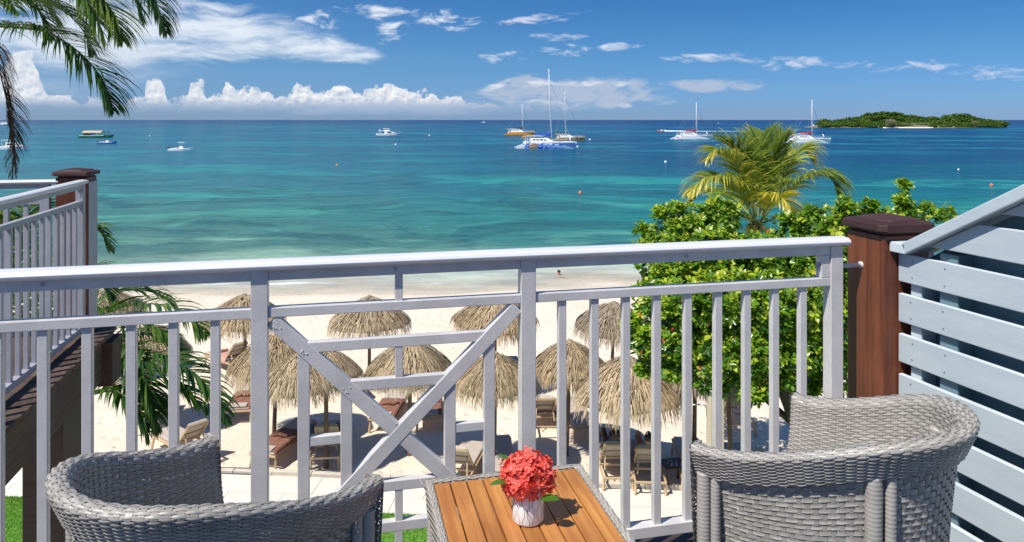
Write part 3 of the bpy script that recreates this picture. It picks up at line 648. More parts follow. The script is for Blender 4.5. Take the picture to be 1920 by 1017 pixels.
S_L = bal_s(-7, tf) - .30
railing_run(rail, o, S_L - .9, S_END, [S_L - .55, P1, P2, P3], bals + [S_L + .16, S_L + .03, S_L - .1, S_L - .23, S_L - .36])
# cross panel between the two middle posts
sc_, zc_ = (P1 + P2) / 2, .504; hw = (P2 - P1) / 2 - .025; hh = .393
def dbar(p, q, w, d, name):
    b = MB(); b.bar((p[0], RT, p[1]), (q[0], RT, q[1]), d, w, up=(-(q[1] - p[1]), 0, q[0] - p[0])); return b.build(name, M['paint'], rail, o, bev=.002)
e = .012
dbar((sc_ - hw + e, zc_ + hh - e), (sc_ + hw - e, zc_ - hh + e), .043, .034, 'diagonal_brace')
dbar((sc_ - hw + e, zc_ - hh + e), (sc_ + hw - e, zc_ + hh - e), .043, .037, 'diagonal_brace')
for d_ in (.163, .292):
    r = d_ * hw / hh if False else d_
    for sg in (1, -1):
        b = MB(); b.box((sc_ - r - .006, RT - .0135, zc_ + sg * d_ - .016), (sc_ + r + .006, RT + .0135, zc_ + sg * d_ + .016)); b.build('cross_bar', M['paint'], rail, o, bev=.002)
        b = MB(); b.box((sc_ + sg * d_ - .018, RT - .0142, zc_ - d_ - .006), (sc_ + sg * d_ + .018, RT + .0142, zc_ + d_ + .006)); b.build('upright_bar', M['paint'], rail, o, bev=.002)
for sg in (1, -1):
    z0, z1 = sorted((zc_ + sg * .179, zc_ + sg * .276)); b = MB(); b.box((sc_ - .012, RT - .012, z0 - .003), (sc_ + .012, RT + .012, z1 + .003)); b.build('stub_bar', M['paint'], rail, o, bev=.0015)
    a0, a1 = sorted((sc_ + sg * .181, sc_ + sg * .274)); b = MB(); b.box((a0 - .003, RT - .0122, zc_ - .014), (a1 + .003, RT + .0122, zc_ + .014)); b.build('stub_bar', M['paint'], rail, o, bev=.0015)
b = MB(); b.box((sc_ - .012, RT - .013, .924), (sc_ + .012, RT + .013, 1.012)); b.build('stub_bar', M['paint'], rail, o, bev=.0015)
b = MB(); b.box((sc_ - .012, RT - .013, .109), (sc_ + .012, RT + .013, .213)); b.build('stub_bar', M['paint'], rail, o, bev=.0015)
# weld beads at the joints
b = MB(); rw = random.Random(2)
for (x, z) in [(sc_ - .163, zc_ + .15), (sc_ + .163, zc_ + .15), (sc_ - .292, zc_ + .275), (sc_ + .292, zc_ + .275), (sc_, zc_ + .03), (sc_ - .37, zc_ + .37), (sc_ + .37, zc_ + .37), (sc_ - .292, zc_ - .27)]:
    for k in range(7): b.ball((x + rw.uniform(-.012, .012), RT - .0172, z + rw.uniform(-.012, .012)), rw.uniform(.0012, .0028), 6, 4)
b.build('weld_bead', M['paint'], rail, o, smooth=True, kind='stuff')
# short blocks, bolt and pin at the end post
b = MB(); b.box((P3 - .06, RT - .0175, .927), (P3 - .0255, RT + .0175, 1.0085)); b.build('end_block', M['paint'], rail, o, bev=.0015)
b = MB(); c0 = Vector((P3 - .061, RT - .001, .967)); b.tube([c0, c0 + Vector((-.005, 0, 0))], [.014, .013], 14); b.tube([c0 + Vector((-.005, 0, 0)), c0 + Vector((-.009, 0, 0))], [.007, .006], 6); b.build('bolt', M['paint_old'], rail, o, smooth=False)
POS = 1.875
b = MB(); b.tube([(P3 + .02, RT - .002, .965), (POS + .01, RT - .002, .965)], .0085, 14); b.tube([(POS - .006, RT - .002, .965), (POS + .01, RT - .002, .965)], .012, 14); b.build('fixing_pin', M['white_cap'], rail, o, smooth=True)
# underside screws
b = MB()
for x in (bal_s(77, 2.37), bal_s(1290, 2.37), bal_s(742, 2.37)): b.tube([(x, RT - .0195, 1.030), (x, RT - .0225, 1.030)], .006, 8)
b.build('rivet', M['paint_old'], rail, o)

# ------------------------------------------------------------------ brown end post
def end_post(name, label, s0, s1, t0, t1, z0, ztop, facing_mat=None):
    cs, ct = (s0 + s1) / 2, (t0 + t1) / 2; o2 = (cs, ct, z0)
    r = bthing(name, label, 'post', cs, ct, z0)
    b = MB(); b.box((s0, t0, z0), (s1, t1, ztop)); b.build('shaft', M['post'], r, o2, bev=.006)
    w = (s1 - s0) / 2
    b = MB(); b.box((s0 + .012, t0 + .012, ztop + .0005), (s1 - .012, t1 - .012, ztop + .012)); b.build('neck', M['post_cap'], r, o2)
    def octa(hw, ch, z): return [(cs - hw + ch, ct - hw, z), (cs + hw - ch, ct - hw, z), (cs + hw, ct - hw + ch, z), (cs + hw, ct + hw - ch, z), (cs + hw - ch, ct + hw, z), (cs - hw + ch, ct + hw, z), (cs - hw, ct + hw - ch, z), (cs - hw, ct - hw + ch, z)]
    b = MB(); z = ztop + .012; b.loft([octa(w + .020, .02, z), octa(w + .024, .024, z + .006), octa(w + .022, .024, z + .027), octa(w + .006, .03, z + .034)], closed=True)
    b.build('cap', M['post_cap'], r, o2, bev=.002)
    b = MB(); b.loft([octa(w - .008, .035, z + .0345), octa(w - .014, .04, z + .041), octa(.02, .008, z + .052)], closed=True); b.build('cap_top', M['post_cap'], r, o2)
    return r
bp = end_post('brown_post', 'square reddish brown wooden post between the silver railing and the slatted screen', POS, POS + .194, 2.284, 2.478, -.02, 1.088)
# continuing railing beyond the brown post
o = (2.6, RT, 0)
r2 = bthing('far_railing', 'silver railing glimpsed beyond the brown post behind the slatted screen', 'railing', 2.6, RT)
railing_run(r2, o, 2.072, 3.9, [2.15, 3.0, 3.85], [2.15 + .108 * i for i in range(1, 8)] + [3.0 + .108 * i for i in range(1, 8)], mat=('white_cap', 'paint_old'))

# ------------------------------------------------------------------ slatted privacy screen
sq = Vector((.30, -.954, 0)).normalized()
SP0 = Vector((1.372, 2.652, DK)); scr = thing('slatted_screen', 'pale blue grey slatted timber privacy screen with sloping top rail beside the right chair', 'screen', SP0, atan2(sq.y, sq.x))
# local: x along the screen towards the camera, y normal (towards camera-left is -y?), z up
nloc = 1.0   # local +y = world (-sq.y, sq.x) = (.954,.30): away from the seats; the seat side is -y
SL = 2.3
def slope_z(x): return 1.045 + max(0, x - .055) * .545
def slat(zlo, zhi, y0, y1, mats, name, x0=0.0, cut=True):
    b = MB(); lo, hi = zlo, zhi
    def xcut(z): return .055 + (z - 1.03) / .545
    if cut and hi > 1.03:
        xa, xb = max(x0, xcut(lo) if lo > 1.03 else x0), xcut(hi)
        ptsl = [(xa, lo), (SL, lo), (SL, hi), (xb, hi)]
    else: ptsl = [(x0, lo), (SL, lo), (SL, hi), (x0, hi)]
    vs = [(x, y0, z) for x, z in ptsl] + [(x, y1, z) for x, z in ptsl]
    b.add(vs, [(0, 1, 2, 3), (7, 6, 5, 4), (0, 4, 5, 1), (1, 5, 6, 2), (3, 2, 6, 7), (3, 7, 4, 0)], 0); b.m[-2] = 1 if len(mats) > 1 else 0
    b.build(name, mats, scr, bev=.003)
for k in range(-2, 8):
    zt = 1.028 - .1425 * k
    if zt - .1 < -.12: break
    slat(zt - .1, zt, 0, .019, [M['slat'], M['slat_edge']], 'slat')
for k in range(-2, 8):
    zt = 1.028 - .1425 * k - .071
    if zt < 0: break
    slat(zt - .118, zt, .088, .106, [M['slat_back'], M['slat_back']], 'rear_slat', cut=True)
for x in (.035, .155, .95, 1.75):
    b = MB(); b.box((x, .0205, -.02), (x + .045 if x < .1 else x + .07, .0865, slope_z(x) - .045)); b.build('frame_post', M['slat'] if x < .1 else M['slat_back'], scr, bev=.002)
def top_board(x0, x1, z0, z1):
    b = MB(); d = Vector((x1 - x0, 0, z1 - z0)).normalized(); up = Vector((-d.z, 0, d.x)); b.prism([(-.034, -.019), (.115, -.019), (.115, .019), (-.034, .019)], Vector((x0, 0, z0)), Vector((x1, 0, z1)), (0, 1, 0), up)
    return b
top_board(.052, SL, 1.052, 1.052 + (SL - .052) * .545).build('sloping_top_rail', M['slat'], scr, bev=.004)
b = MB(); b.box((-.006, -.034, 1.034), (.062, .115, 1.070)); b.build('level_top_board', M['slat_edge'], scr, bev=.003)

# ------------------------------------------------------------------ deck of our balcony
dk = bthing('balcony_deck', 'd', 'd', 0, 1.0, -.03); dk['kind'] = 'structure'; del dk['label']; del dk['category']
pl = MB(); pl.box((-2.6, 0, -.028), (3.9, .092, 0)); pm_ = pl.mesh('deck_board', M['deckwood'])
for i in range(38):
    ob = put('deck_board', pm_, dk, (0, 2.528 - i * .098 - 1.0, .03 + random.uniform(-.001, .001))); bv = ob.modifiers.new('b', 'BEVEL'); bv.width = .003
b = MB(); b.box((-2.6, -2.2, -.30), (3.9, 1.60, -.0305)); b.build('deck_substructure', M['old_wood'], dk)
b = MB(); b.box((-2.6, 1.6005, -.32), (3.9, 1.64, -.005)); b.build('fascia_board', M['deckwood'], dk)
b = MB()
for s_ in (-2.2, .5, 3.4): b.box((s_, 1.3, -6.5), (s_ + .3, 1.55, -.3005))
b.build('deck_column', M['post'], dk)

# ------------------------------------------------------------------ neighbour's balcony on the left
NS = -1.80; NT_ = 5.95
nb = bthing('neighbour_balcony', 'weathered brown timber balcony platform of the neighbouring room', 'balcony', NS - .6, 4.5, -.4)
no = (NS - .6, 4.5, -.4)
b = MB(); b.box((NS - .05, 1.0, -.38), (NS + .13, NT_ + .16, -.085)); b.build('side_beam', M['old_wood'], nb, no, bev=.01)
b = MB(); b.box((NS - 2.6, NT_ - .06, -.38), (NS - .055, NT_ + .16, -.085)); b.build('front_beam', M['old_wood'], nb, no, bev=.01)
fb = MB(); fb.box((NS - 2.6, 0, -.035), (NS + .17, .132, 0)); fm = fb.mesh('floor_board', M['old_wood'])
for i in range(36):
    ob = put('floor_board', fm, nb, (random.uniform(-.012, .012) - no[0], NT_ + .07 - i * .138 - no[1], -.045 - no[2] + random.uniform(-.003, .003))); bv = ob.modifiers.new('b', 'BEVEL'); bv.width = .004
b = MB(); b.box((NS - .04, 1.0, -.0845), (NS + .12, NT_ + .1, -.081)); b.build('bearer', M['old_wood'], nb, no)
b = MB(); b.box((NS - .22, NT_ - .50, -6.5), (NS + .02, NT_ - .10, -.381)); b.build('support_column', M['deckwood'], nb, no, bev=.01)
b = MB(); b.box((NS + .1, NT_ - .06, -.42), (NS + .20, NT_ + .17, -.10)); b.build('end_block', M['old_wood'], nb, no, bev=.008)
# side railing: runs along the edge towards the sea
rn = thing('side_railing', 'grey railing along the side of the neighbouring balcony leading to the corner post', 'railing', Bal(NS, 4.0, 0), AA + pi / 2)
# in this frame x runs outwards (t), y = -s ; members at y=0
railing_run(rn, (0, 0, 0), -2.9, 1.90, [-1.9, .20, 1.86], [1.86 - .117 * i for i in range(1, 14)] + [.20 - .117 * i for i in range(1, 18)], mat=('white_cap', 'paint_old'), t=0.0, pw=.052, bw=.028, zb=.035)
b = MB(); b.tube([(1.80, -.020, .968), (1.80, -.026, .968)], .022, 14); b.tube([(1.80, -.026, .968), (1.80, -.032, .968)], .012, 6); b.build('bolt', M['white_cap'], rn)
# front railing of the neighbouring balcony
rf = bthing('front_railing', 'grey railing across the seaward end of the neighbouring balcony', 'railing', NS - 1.2, NT_ + .02, 0)
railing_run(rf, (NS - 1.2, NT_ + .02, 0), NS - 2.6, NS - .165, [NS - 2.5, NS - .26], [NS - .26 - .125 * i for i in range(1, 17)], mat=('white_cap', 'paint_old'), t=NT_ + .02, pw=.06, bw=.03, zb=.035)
cp = end_post('corner_post', 'square brown timber post with a grey side at the corner of the neighbouring balcony', NS - .185, NS + .025, NT_ - .02, NT_ + .19, -.40, 1.085)
b = MB(); b.box((.1055, -.095, 0.0), (.112, .095, 1.45)); b.build('grey_side_board', M['paint_old'], cp)
# screws through the screen's boards
b = MB()
for k in range(0, 8):
    zt = 1.028 - .1425 * k
    for x in (.058, .19, .985):
        for dz_ in (.022, .078): b.tube([(x + .004 * sin(k * 3 + dz_ * 90), .0002, zt - dz_), (x + .004 * sin(k * 3 + dz_ * 90), -.0006, zt - dz_)], .0035, 8)
b.build('screw_heads', M['slat_back'], scr, kind='stuff')
# ================================================================== wicker chairs
def weave(Pf, u0, u1, v0, v1, nst, nrow, A=.0018, gap=.10, nsub=4, phase=0, smooth_n=None, out=None, stakes=True):
    """Pf(u,v)->(n,3) arrays. Flat strands run along u, bulging alternately over the stakes."""
    ns = nst * nsub + 1
    u = np.linspace(u0, u1, ns); dv = (v1 - v0) / nrow
    eps_u = (u1 - u0) / 400; eps_v = (v1 - v0) / 200
    VV = []; FF = []; var = []; base = 0
    for j in range(nrow):
        vc = v0 + (j + .5) * dv; hv = dv * (.5 - gap / 2)
        ph = (j + phase) % 2
        bulge = A * np.cos(pi * (np.arange(ns) / nsub) + pi * ph)
        rows = []
        pc = Pf(u, np.full(ns, vc)); du = Pf(u + eps_u, np.full(ns, vc)) - Pf(u - eps_u, np.full(ns, vc)); dvv = Pf(u, np.full(ns, vc + eps_v)) - Pf(u, np.full(ns, vc - eps_v))
        nrm = np.cross(du, dvv); nrm /= np.maximum(np.linalg.norm(nrm, axis=1, keepdims=True), 1e-9)
        over = (bulge > -A * .2)
        for w_, ex in ((-1, -.0009), (0, .0007), (1, -.0009)):
            wid = hv * (1 + .10 * (bulge / A)) ; p = Pf(u, vc + w_ * wid) + nrm * (bulge + ex)[:, None]; rows.append(p)
        VV += rows
        i = np.arange(ns - 1)
        for r in range(2):
            a = base + r * ns; b_ = base + (r + 1) * ns
            FF.append(np.stack([a + i, a + i + 1, b_ + i + 1, b_ + i], -1))
            var.append(np.clip(RNG.normal(.25, .16) + 0 * i + RNG.normal(0, .10, ns - 1).repeat(1), 0, 1))
        base += 3 * ns
    if stakes:
        for k in range(nst + 1):
            uc = u0 + (u1 - u0) * k / nst; v = np.linspace(v0, v1, nrow + 1); n_ = len(v)
            hu = (u1 - u0) / nst * .26
            a = Pf(np.full(n_, uc - hu), v); b_ = Pf(np.full(n_, uc + hu), v); VV += [a, b_]
            i = np.arange(n_ - 1); FF.append(np.stack([base + i, base + n_ + i, base + n_ + i + 1, base + i + 1], -1)); var.append(np.full(n_ - 1, .45)); base += 2 * n_
    return np.concatenate(VV), np.concatenate(FF), np.concatenate(var)
def merge(parts):
    V = []; Fq = []; v = []; b = 0
    for P, Q, R in parts: V.append(P); Fq.append(Q + b); v.append(R); b += len(P)
    return np.concatenate(V), np.concatenate(Fq), np.concatenate(v)
CW, CDp, CL = .262, .270, .262
ZA, ZB = .695, .825
arc = pi * (CW + CDp) / 2; TOT = arc + 2 * CL
def rimline(u):
    """u in 0..1 from the right arm's end round the back to the left arm's end: x, y, outward normal, height"""
    s = np.clip(u, 0, 1) * TOT
    th = np.clip((s - CL) / arc, 0, 1) * pi
    x = np.where(s < CL, CW, np.where(s > CL + arc, -CW, CW * np.cos(th)))
    y = np.where(s < CL, CL - s, np.where(s > CL + arc, s - CL - arc, -CDp * np.sin(th)))
    nx_ = np.where(s < CL, 1.0, np.where(s > CL + arc, -1.0, np.cos(th))); ny_ = np.where((s < CL) | (s > CL + arc), 0.0, -np.sin(th))
    tt = np.clip((CL - y) / (CL + CDp), 0, 1); z = ZA + (ZB - ZA) * (tt * tt * (3 - 2 * tt))
    return x, y, nx_, ny_, z
# cross-section through rim: (outward offset, height offset from rim top), inner seat side first
SEAT = .43
def prof_fn(v, z):
    """v 0..1: outer band bottom -> over the top -> down the inner face to the seat"""
    kv = np.array([0, .20, .24, .27, .29, .32, .35, 1.0]); 
    off = np.array([-.016, .006, .010, .002, -.010, -.026, -.034, -.040])
    hh = np.array([-.076, -.022, -.008, .001, .003, -.001, -.016, 0.0])
    o_ = np.interp(v, kv, off); h_ = np.interp(v, kv, hh)
    inner = np.clip((v - .35) / .65, 0, 1)
    zz = z + np.where(v > .35, -.016 + inner * (SEAT + .016 - z), h_)
    # the inner back leans: narrower at the seat
    return o_ - .03 * inner ** 1.5, zz
def shellP(u, v):
    x, y, nx_, ny_, z = rimline(u); o_, zz = prof_fn(v, z); return np.stack([x + nx_ * o_, y + ny_ * o_, zz], -1)
def lowerP(u, v):
    x, y, nx_, ny_, z = rimline(u); top = z - .070; zz = top + v * (.27 - top); o_ = -.030 - .020 * v - .012 * np.sin(pi * v)
    return np.stack([x + nx_ * o_, y + ny_ * o_, zz], -1)
def make_chair():
    parts = [weave(shellP, 0.0, 1.0, 1.0, 0.0, 64, 66)]
    # arm fronts: close the ends of the band
    for sg in (1, -1):
        def endP(u, v, sg=sg):
            # u across the thickness, v down
            o0, o1 = .008, -.036; x = CW + o0 + (o1 - o0) * u; zt = ZA + .002; z = zt - v * (zt - SEAT + .02)
            x = x - .018 * np.clip(v, 0, 1) ** 1.2 * 1.0
            y = CL + .006 * np.sin(pi * u)
            return np.stack([sg * x, y + 0 * x, z], -1)
        parts.append(weave(endP, 0, 1, 0 if sg > 0 else 1, 1 if sg > 0 else 0, 3, 34, A=.0018))
    V, Fq, var = merge(parts)
    me1 = npmesh('woven_shell', V, Fq, M['rattan'], var=var, smooth=True)
    V, Fq, var = weave(lowerP, 0.035, 0.965, 1.0, 0.0, 60, 34, A=.0018); me2 = npmesh('woven_skirt', V, Fq, M['rattan'], var=var, smooth=True)
    # frame inside the weave, so that the sky does not show through the rim
    def core(u0, u1, n=60):
        b = MB(); us = np.linspace(u0, u1, n); x, y, nx_, ny_, z = rimline(us); secs = []
        for i in range(n):
            secs.append([(x[i] + nx_[i] * -.003, y[i] + ny_[i] * -.003, z[i] - .016), (x[i] + nx_[i] * -.028, y[i] + ny_[i] * -.028, z[i] - .016), (x[i] + nx_[i] * -.030, y[i] + ny_[i] * -.030, z[i] - .045), (x[i] + nx_[i] * -.008, y[i] + ny_[i] * -.008, z[i] - .045)])
        b.loft(secs, closed=True); return b
    def column(x, y, z0, z1, r=.024, lean=(0, 0)):
        b = MB(); n = int((z1 - z0) / .0095); pts = []; rad = []
        for i in range(n * 3 + 1):
            t = i / (n * 3); pts.append((x + lean[0] * t, y + lean[1] * t, z0 + (z1 - z0) * t)); rad.append(r + .0013 * abs(sin(pi * i / 3)))
        b.tube(pts, rad, 14, var=.2); return b
    def root_at(label, X, Y, hd):
        r = thing('wicker_chair', label, 'armchair', (X, Y, DK), hd, 'grey wicker tub chairs on the balcony'); return r
    r = root_at('grey woven wicker tub chair left of the small table, opening towards the railing', -.645, 1.554, -.435)
    put('woven_shell', me1, r, kind='stuff'); put('woven_skirt', me2, r, kind='stuff')
    core(0.0, 1.0).build('rim_frame', M['rattan_core'], r)
    for sg in (1, -1):
        column(sg * (CW - .020), CL - .020, .0, ZA - .066, .016).build('front_leg', M['rattan'], r, smooth=True)
        column(sg * (CW - .026), CL - .050, .0, ZA - .066, .011).build('front_leg_brace', M['rattan'], r, smooth=True)
        column(sg * (.80 * (CW - .043)), -.60 * (CDp - .043), .0, ZB - .085, .017, lean=(sg * .010, -.008)).build('back_leg', M['rattan'], r, smooth=True)
        column(sg * (.70 * (CW - .043)), -.71 * (CDp - .043), .0, ZB - .08, .011, lean=(sg * .010, -.010)).build('back_brace', M['rattan'], r, smooth=True)
    # seat
    def seatP(u, v):
        y = -CDp * .86 + v * (CL + CDp * .86); wx = np.where(y < 0, (CW - .07) * np.sqrt(np.clip(1 - (y / (CDp - .035)) ** 2, 0.02, 1)), CW - .07)
        return np.stack([(u * 2 - 1) * wx, y, SEAT + .0 * u], -1)
    V, Fq, var = weave(seatP, 0, 1, 0, 1, 20, 52, A=.002); put('woven_seat', npmesh('woven_seat', V, Fq, M['rattan'], var=var, smooth=True), r, kind='stuff')
    def apron(u, v):
        return np.stack([(u * 2 - 1) * (CW - .03), CL - .012 + 0 * u, SEAT - v * .15], -1)
    V, Fq, var = weave(apron, 0, 1, 1, 0, 22, 17, A=.002); put('woven_apron', npmesh('woven_apron', V, Fq, M['rattan'], var=var, smooth=True), r, kind='stuff')
    return r
chair = make_chair()
c2 = dup(chair, (.816, 1.828, DK), .729, 'sunlit grey woven wicker tub chair beside the slatted screen, right of the small table')
# the right chair has a metal glide plate on its front leg
b = MB(); b.box((-CW - .004, CL - .052, .305), (-CW + .032, CL - .046, .345)); b.build('leg_clip', M['paint'], c2)

# ================================================================== table, vase, flowers
TS0, TS1, TT1, TT0 = .2285, .6795, 2.067, 1.615; TZ = .50
cS, cT = (TS0 + TS1) / 2, (TT0 + TT1) / 2
tb = bthing('side_table', 'small square table with orange teak slats in a grey woven rattan frame', 'table', cS, cT)
H2 = (TS1 - TS0) / 2; BW = .020
R2 = random.Random(9)
np_ = 9; inn = 2 * (H2 - BW); pw_ = inn / np_
for i in range(np_):
    b = MB(); b.box((-pw_ / 2 + .0021, -H2 + BW + .002, -.014), (pw_ / 2 - .0021, H2 - BW - .002, 0)); 
    ob = b.build('slat', M['teak'], tb, bev=.0012); ob.location = (-H2 + BW + (i + .5) * pw_, 0, TZ + .001 + R2.uniform(-.0004, .0004))
def tabP(u, v):
    """u round the square, v over the section: inside edge -> top -> outer face down"""
    s = (u % 1.0) * 4; k = np.floor(s).astype(int) % 4; f = s - np.floor(s)
    d = np.interp(v, [0, .12, .30, .36, .42, 1.0], [BW, BW - .001, .006, .001, .0, .004]); zz = TZ + np.interp(v, [0, .08, .14, .30, .36, .44, 1.0], [-.012, -.001, .004, .005, .003, -.004, -.075])
    h = H2 - d; a = (f * 2 - 1) * h
    x = np.choose(k, [a, h, -a, -h]); y = np.choose(k, [-h, a, h, -a])
    return np.stack([x, y, zz], -1)
parts = []
for q in range(4): parts.append(weave(tabP, q / 4 + .0005, (q + 1) / 4 - .0005, 0.0, 1.0, 22, 17, A=.0009, gap=-.04))
V, Fq, var = merge(parts); put('woven_frame', npmesh('woven_frame', V, Fq, M['rattan'], var=np.clip(var - .1, 0, 1), smooth=True), tb, kind='stuff')
b = MB()
for q in range(4):
    c = (-H2 + .004, -H2 + .004) ; 
b.box((-H2 + .006, -H2 + .006, TZ - .07), (H2 - .006, -H2 + BW, TZ - .004)); b.box((-H2 + .006, H2 - BW, TZ - .07), (H2 - .006, H2 - .006, TZ - .004))
b.box((-H2 + .006, -H2 + BW, TZ - .07), (-H2 + BW, H2 - BW, TZ - .004)); b.box((H2 - BW, -H2 + BW, TZ - .07), (H2 - .006, H2 - BW, TZ - .004))
b.box((-H2 + BW, -.02, TZ - .05), (H2 - BW, .02, TZ - .016)); b.build('inner_frame', M['rattan_core'], tb)
for sx_ in (1, -1):
    for sy_ in (1, -1):
        b = MB(); n = 120; b.tube([(sx_ * (H2 - .022), sy_ * (H2 - .022), i / n * (TZ - .072)) for i in range(n + 1)], [.018 + .0016 * abs(sin(pi * i / 3)) for i in range(n + 1)], 10); b.build('leg', M['rattan'], tb, smooth=True)
# loose strand end at the far left corner
b = MB(); b.tube([(-H2 + .002, H2 - .01, TZ - .02), (-H2 - .008, H2 - .004, TZ - .006), (-H2 - .014, H2 + .004, TZ + .006)], [.002, .0018, .001], 5); b.build('loose_strand', M['rattan'], tb, smooth=True)
VX, VY = .0400, 1.864
VZ = DK + TZ + .0015
va = thing('vase', 'white cylindrical vase with thin brown wavy lines on the teak table', 'vase', (VX, VY, VZ))
VR, VH = .0395, .082
b = MB(); b.lathe([(0, 0), (VR - .008, 0), (VR - .003, .0015), (VR, .007), (VR, VH - .002), (VR - .001, VH), (VR - .004, VH), (VR - .004, .006), (0, .006)], 56); b.build('body', M['vase'], va, smooth=True)
b = MB()
for k in range(20):
    a0 = 2 * pi * k / 20; sg = 1 if k % 2 else -1; secs = []
    for i in range(49):
        z = .004 + (VH - .005) * i / 48; w = np.tanh(1.7 * np.sin(2 * pi * z / .052 + .6)); a = a0 + sg * w * .085
        r = VR + .0004 if z > .007 else VR - (.007 - z) * .45 + .0003
        t = .00050 / VR; secs.append([(r * cos(a - t), r * sin(a - t), z), ((r + .0003) * cos(a), (r + .0003) * sin(a), z), (r * cos(a + t), r * sin(a + t), z)])
    b.loft(secs, cap=False)
b.build('line_pattern', M['vaseline'], va)
fl = thing('flower_bunch', 'round bunch of coral red star shaped blossoms in the white vase', 'flowers', (VX, VY, VZ + .03))
FC = Vector((-.004, 0, .081)); FR = (.063, .060, .053)
def floret_mesh(seed):
    rg = random.Random(seed); b = MB()
    for k in range(4):
        a = pi / 2 * k + rg.uniform(-.12, .12); L = .0125 * rg.uniform(.9, 1.1); w = .0047; up = rg.uniform(-.002, .004); c, s_ = cos(a), sin(a)
        def P(r, q, z): return (c * r - s_ * q, s_ * r + c * q, z)
        b.add([P(.0008, -.0008, 0), P(.0008, .0008, 0), P(L * .35, w * .8, .001), P(L * .7, w, up * .5), P(L, .0018, up), P(L, -.0018, up), P(L * .7, -w, up * .5), P(L * .35, -w * .8, .001), P(L * .55, 0, up * .3 - .0014)],
              [(0, 1, 2, 8), (0, 8, 7), (2, 3, 8), (3, 4, 8), (4, 5, 8), (5, 6, 8), (6, 7, 8)], 0, rg.uniform(0.05, .5))
    b.tube([(0, 0, 0), (0, 0, -.018)], [.0008, .0006], 4, var=.2)
    b.ball((0, 0, .0008), .0012, 5, 3); b.var[-15:] = [.9] * 15
    return b.mesh('floret', M['petal'])
fms = [floret_mesh(i) for i in range(7)]
ng = 190
for i in range(ng):
    z = 1 - 1.72 * (i + .5) / ng; r = sqrt(1 - z * z); a = i * 2.39996; d = Vector((r * cos(a), r * sin(a), z))
    d = (d + Vector([random.gauss(0, .08) for _ in range(3)])).normalized()
    p = FC + Vector((d.x * FR[0], d.y * FR[1], d.z * FR[2])) * random.uniform(.84, 1.12) * (1 + .07 * sin(3 * a + 1) * r)
    o = put('floret', fms[i % 7], fl, p); dd = (d + Vector([random.gauss(0, .35) for _ in range(3)])).normalized()
    o.rotation_mode = 'QUATERNION'; o.rotation_quaternion = dd.to_track_quat('Z', 'Y') @ Quaternion((0, 0, 1), random.uniform(0, 6)); s_ = random.uniform(.85, 1.2); o.scale = (s_,) * 3
b = MB()
for i in range(40):
    a = random.uniform(0, 6.28); rr = random.uniform(0, .03); tip = FC + Vector((cos(a) * rr * 1.5, sin(a) * rr * 1.5, random.uniform(-.02, .02)))
    b.tube([(cos(a) * rr * .5, sin(a) * rr * .5, -.02), ((cos(a) * rr * .9), sin(a) * rr * .9, .05), tuple(tip)], .0012, 5)
b.build('flower_stem', M['stem'], fl, kind='stuff')
# dark inside of the bunch
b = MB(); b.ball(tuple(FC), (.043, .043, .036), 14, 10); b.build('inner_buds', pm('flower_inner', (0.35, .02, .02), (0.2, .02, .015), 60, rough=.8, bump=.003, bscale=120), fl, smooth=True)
M['fleaf'] = leafmat('flower_leaf', (0.04, .13, .015), (.07, .21, .02), (.16, .34, .04), .3, .35)
def broad_leaf(L, Wd, bend=.2, fold=.15, n=7, var=.5, base=(0, 0, 0)):
    b = MB(); rows = []
    for i in range(n + 1):
        t = i / n; w = Wd * .5 * (sin(pi * min(t * .97 + .015, 1)) ** .75); z = -bend * L * t * t
        rows.append([(t * L, -w, z + fold * w), (t * L, -w * .5, z + fold * w * .4), (t * L, 0, z), (t * L, w * .5, z + fold * w * .4), (t * L, w, z + fold * w)])
    b.loft(rows, cap=False); b.var = [var] * len(b.f); return b
for (L, Wd, loc, rz, ry) in [(.045, .036, (-.050, -.028, .076), pi + .15, -.15), (.046, .036, (.028, -.050, .046), -.12, -.25), (.035, .02, (-.045, .02, .11), 2.6, -.3), (.04, .024, (.03, .03, .05), .9, .3)]:
    o = broad_leaf(L, Wd, var=.45).build('leaf', M['fleaf'], fl, smooth=True); o.location = loc; o.rotation_euler = (random.uniform(-.4, .2), ry, rz)

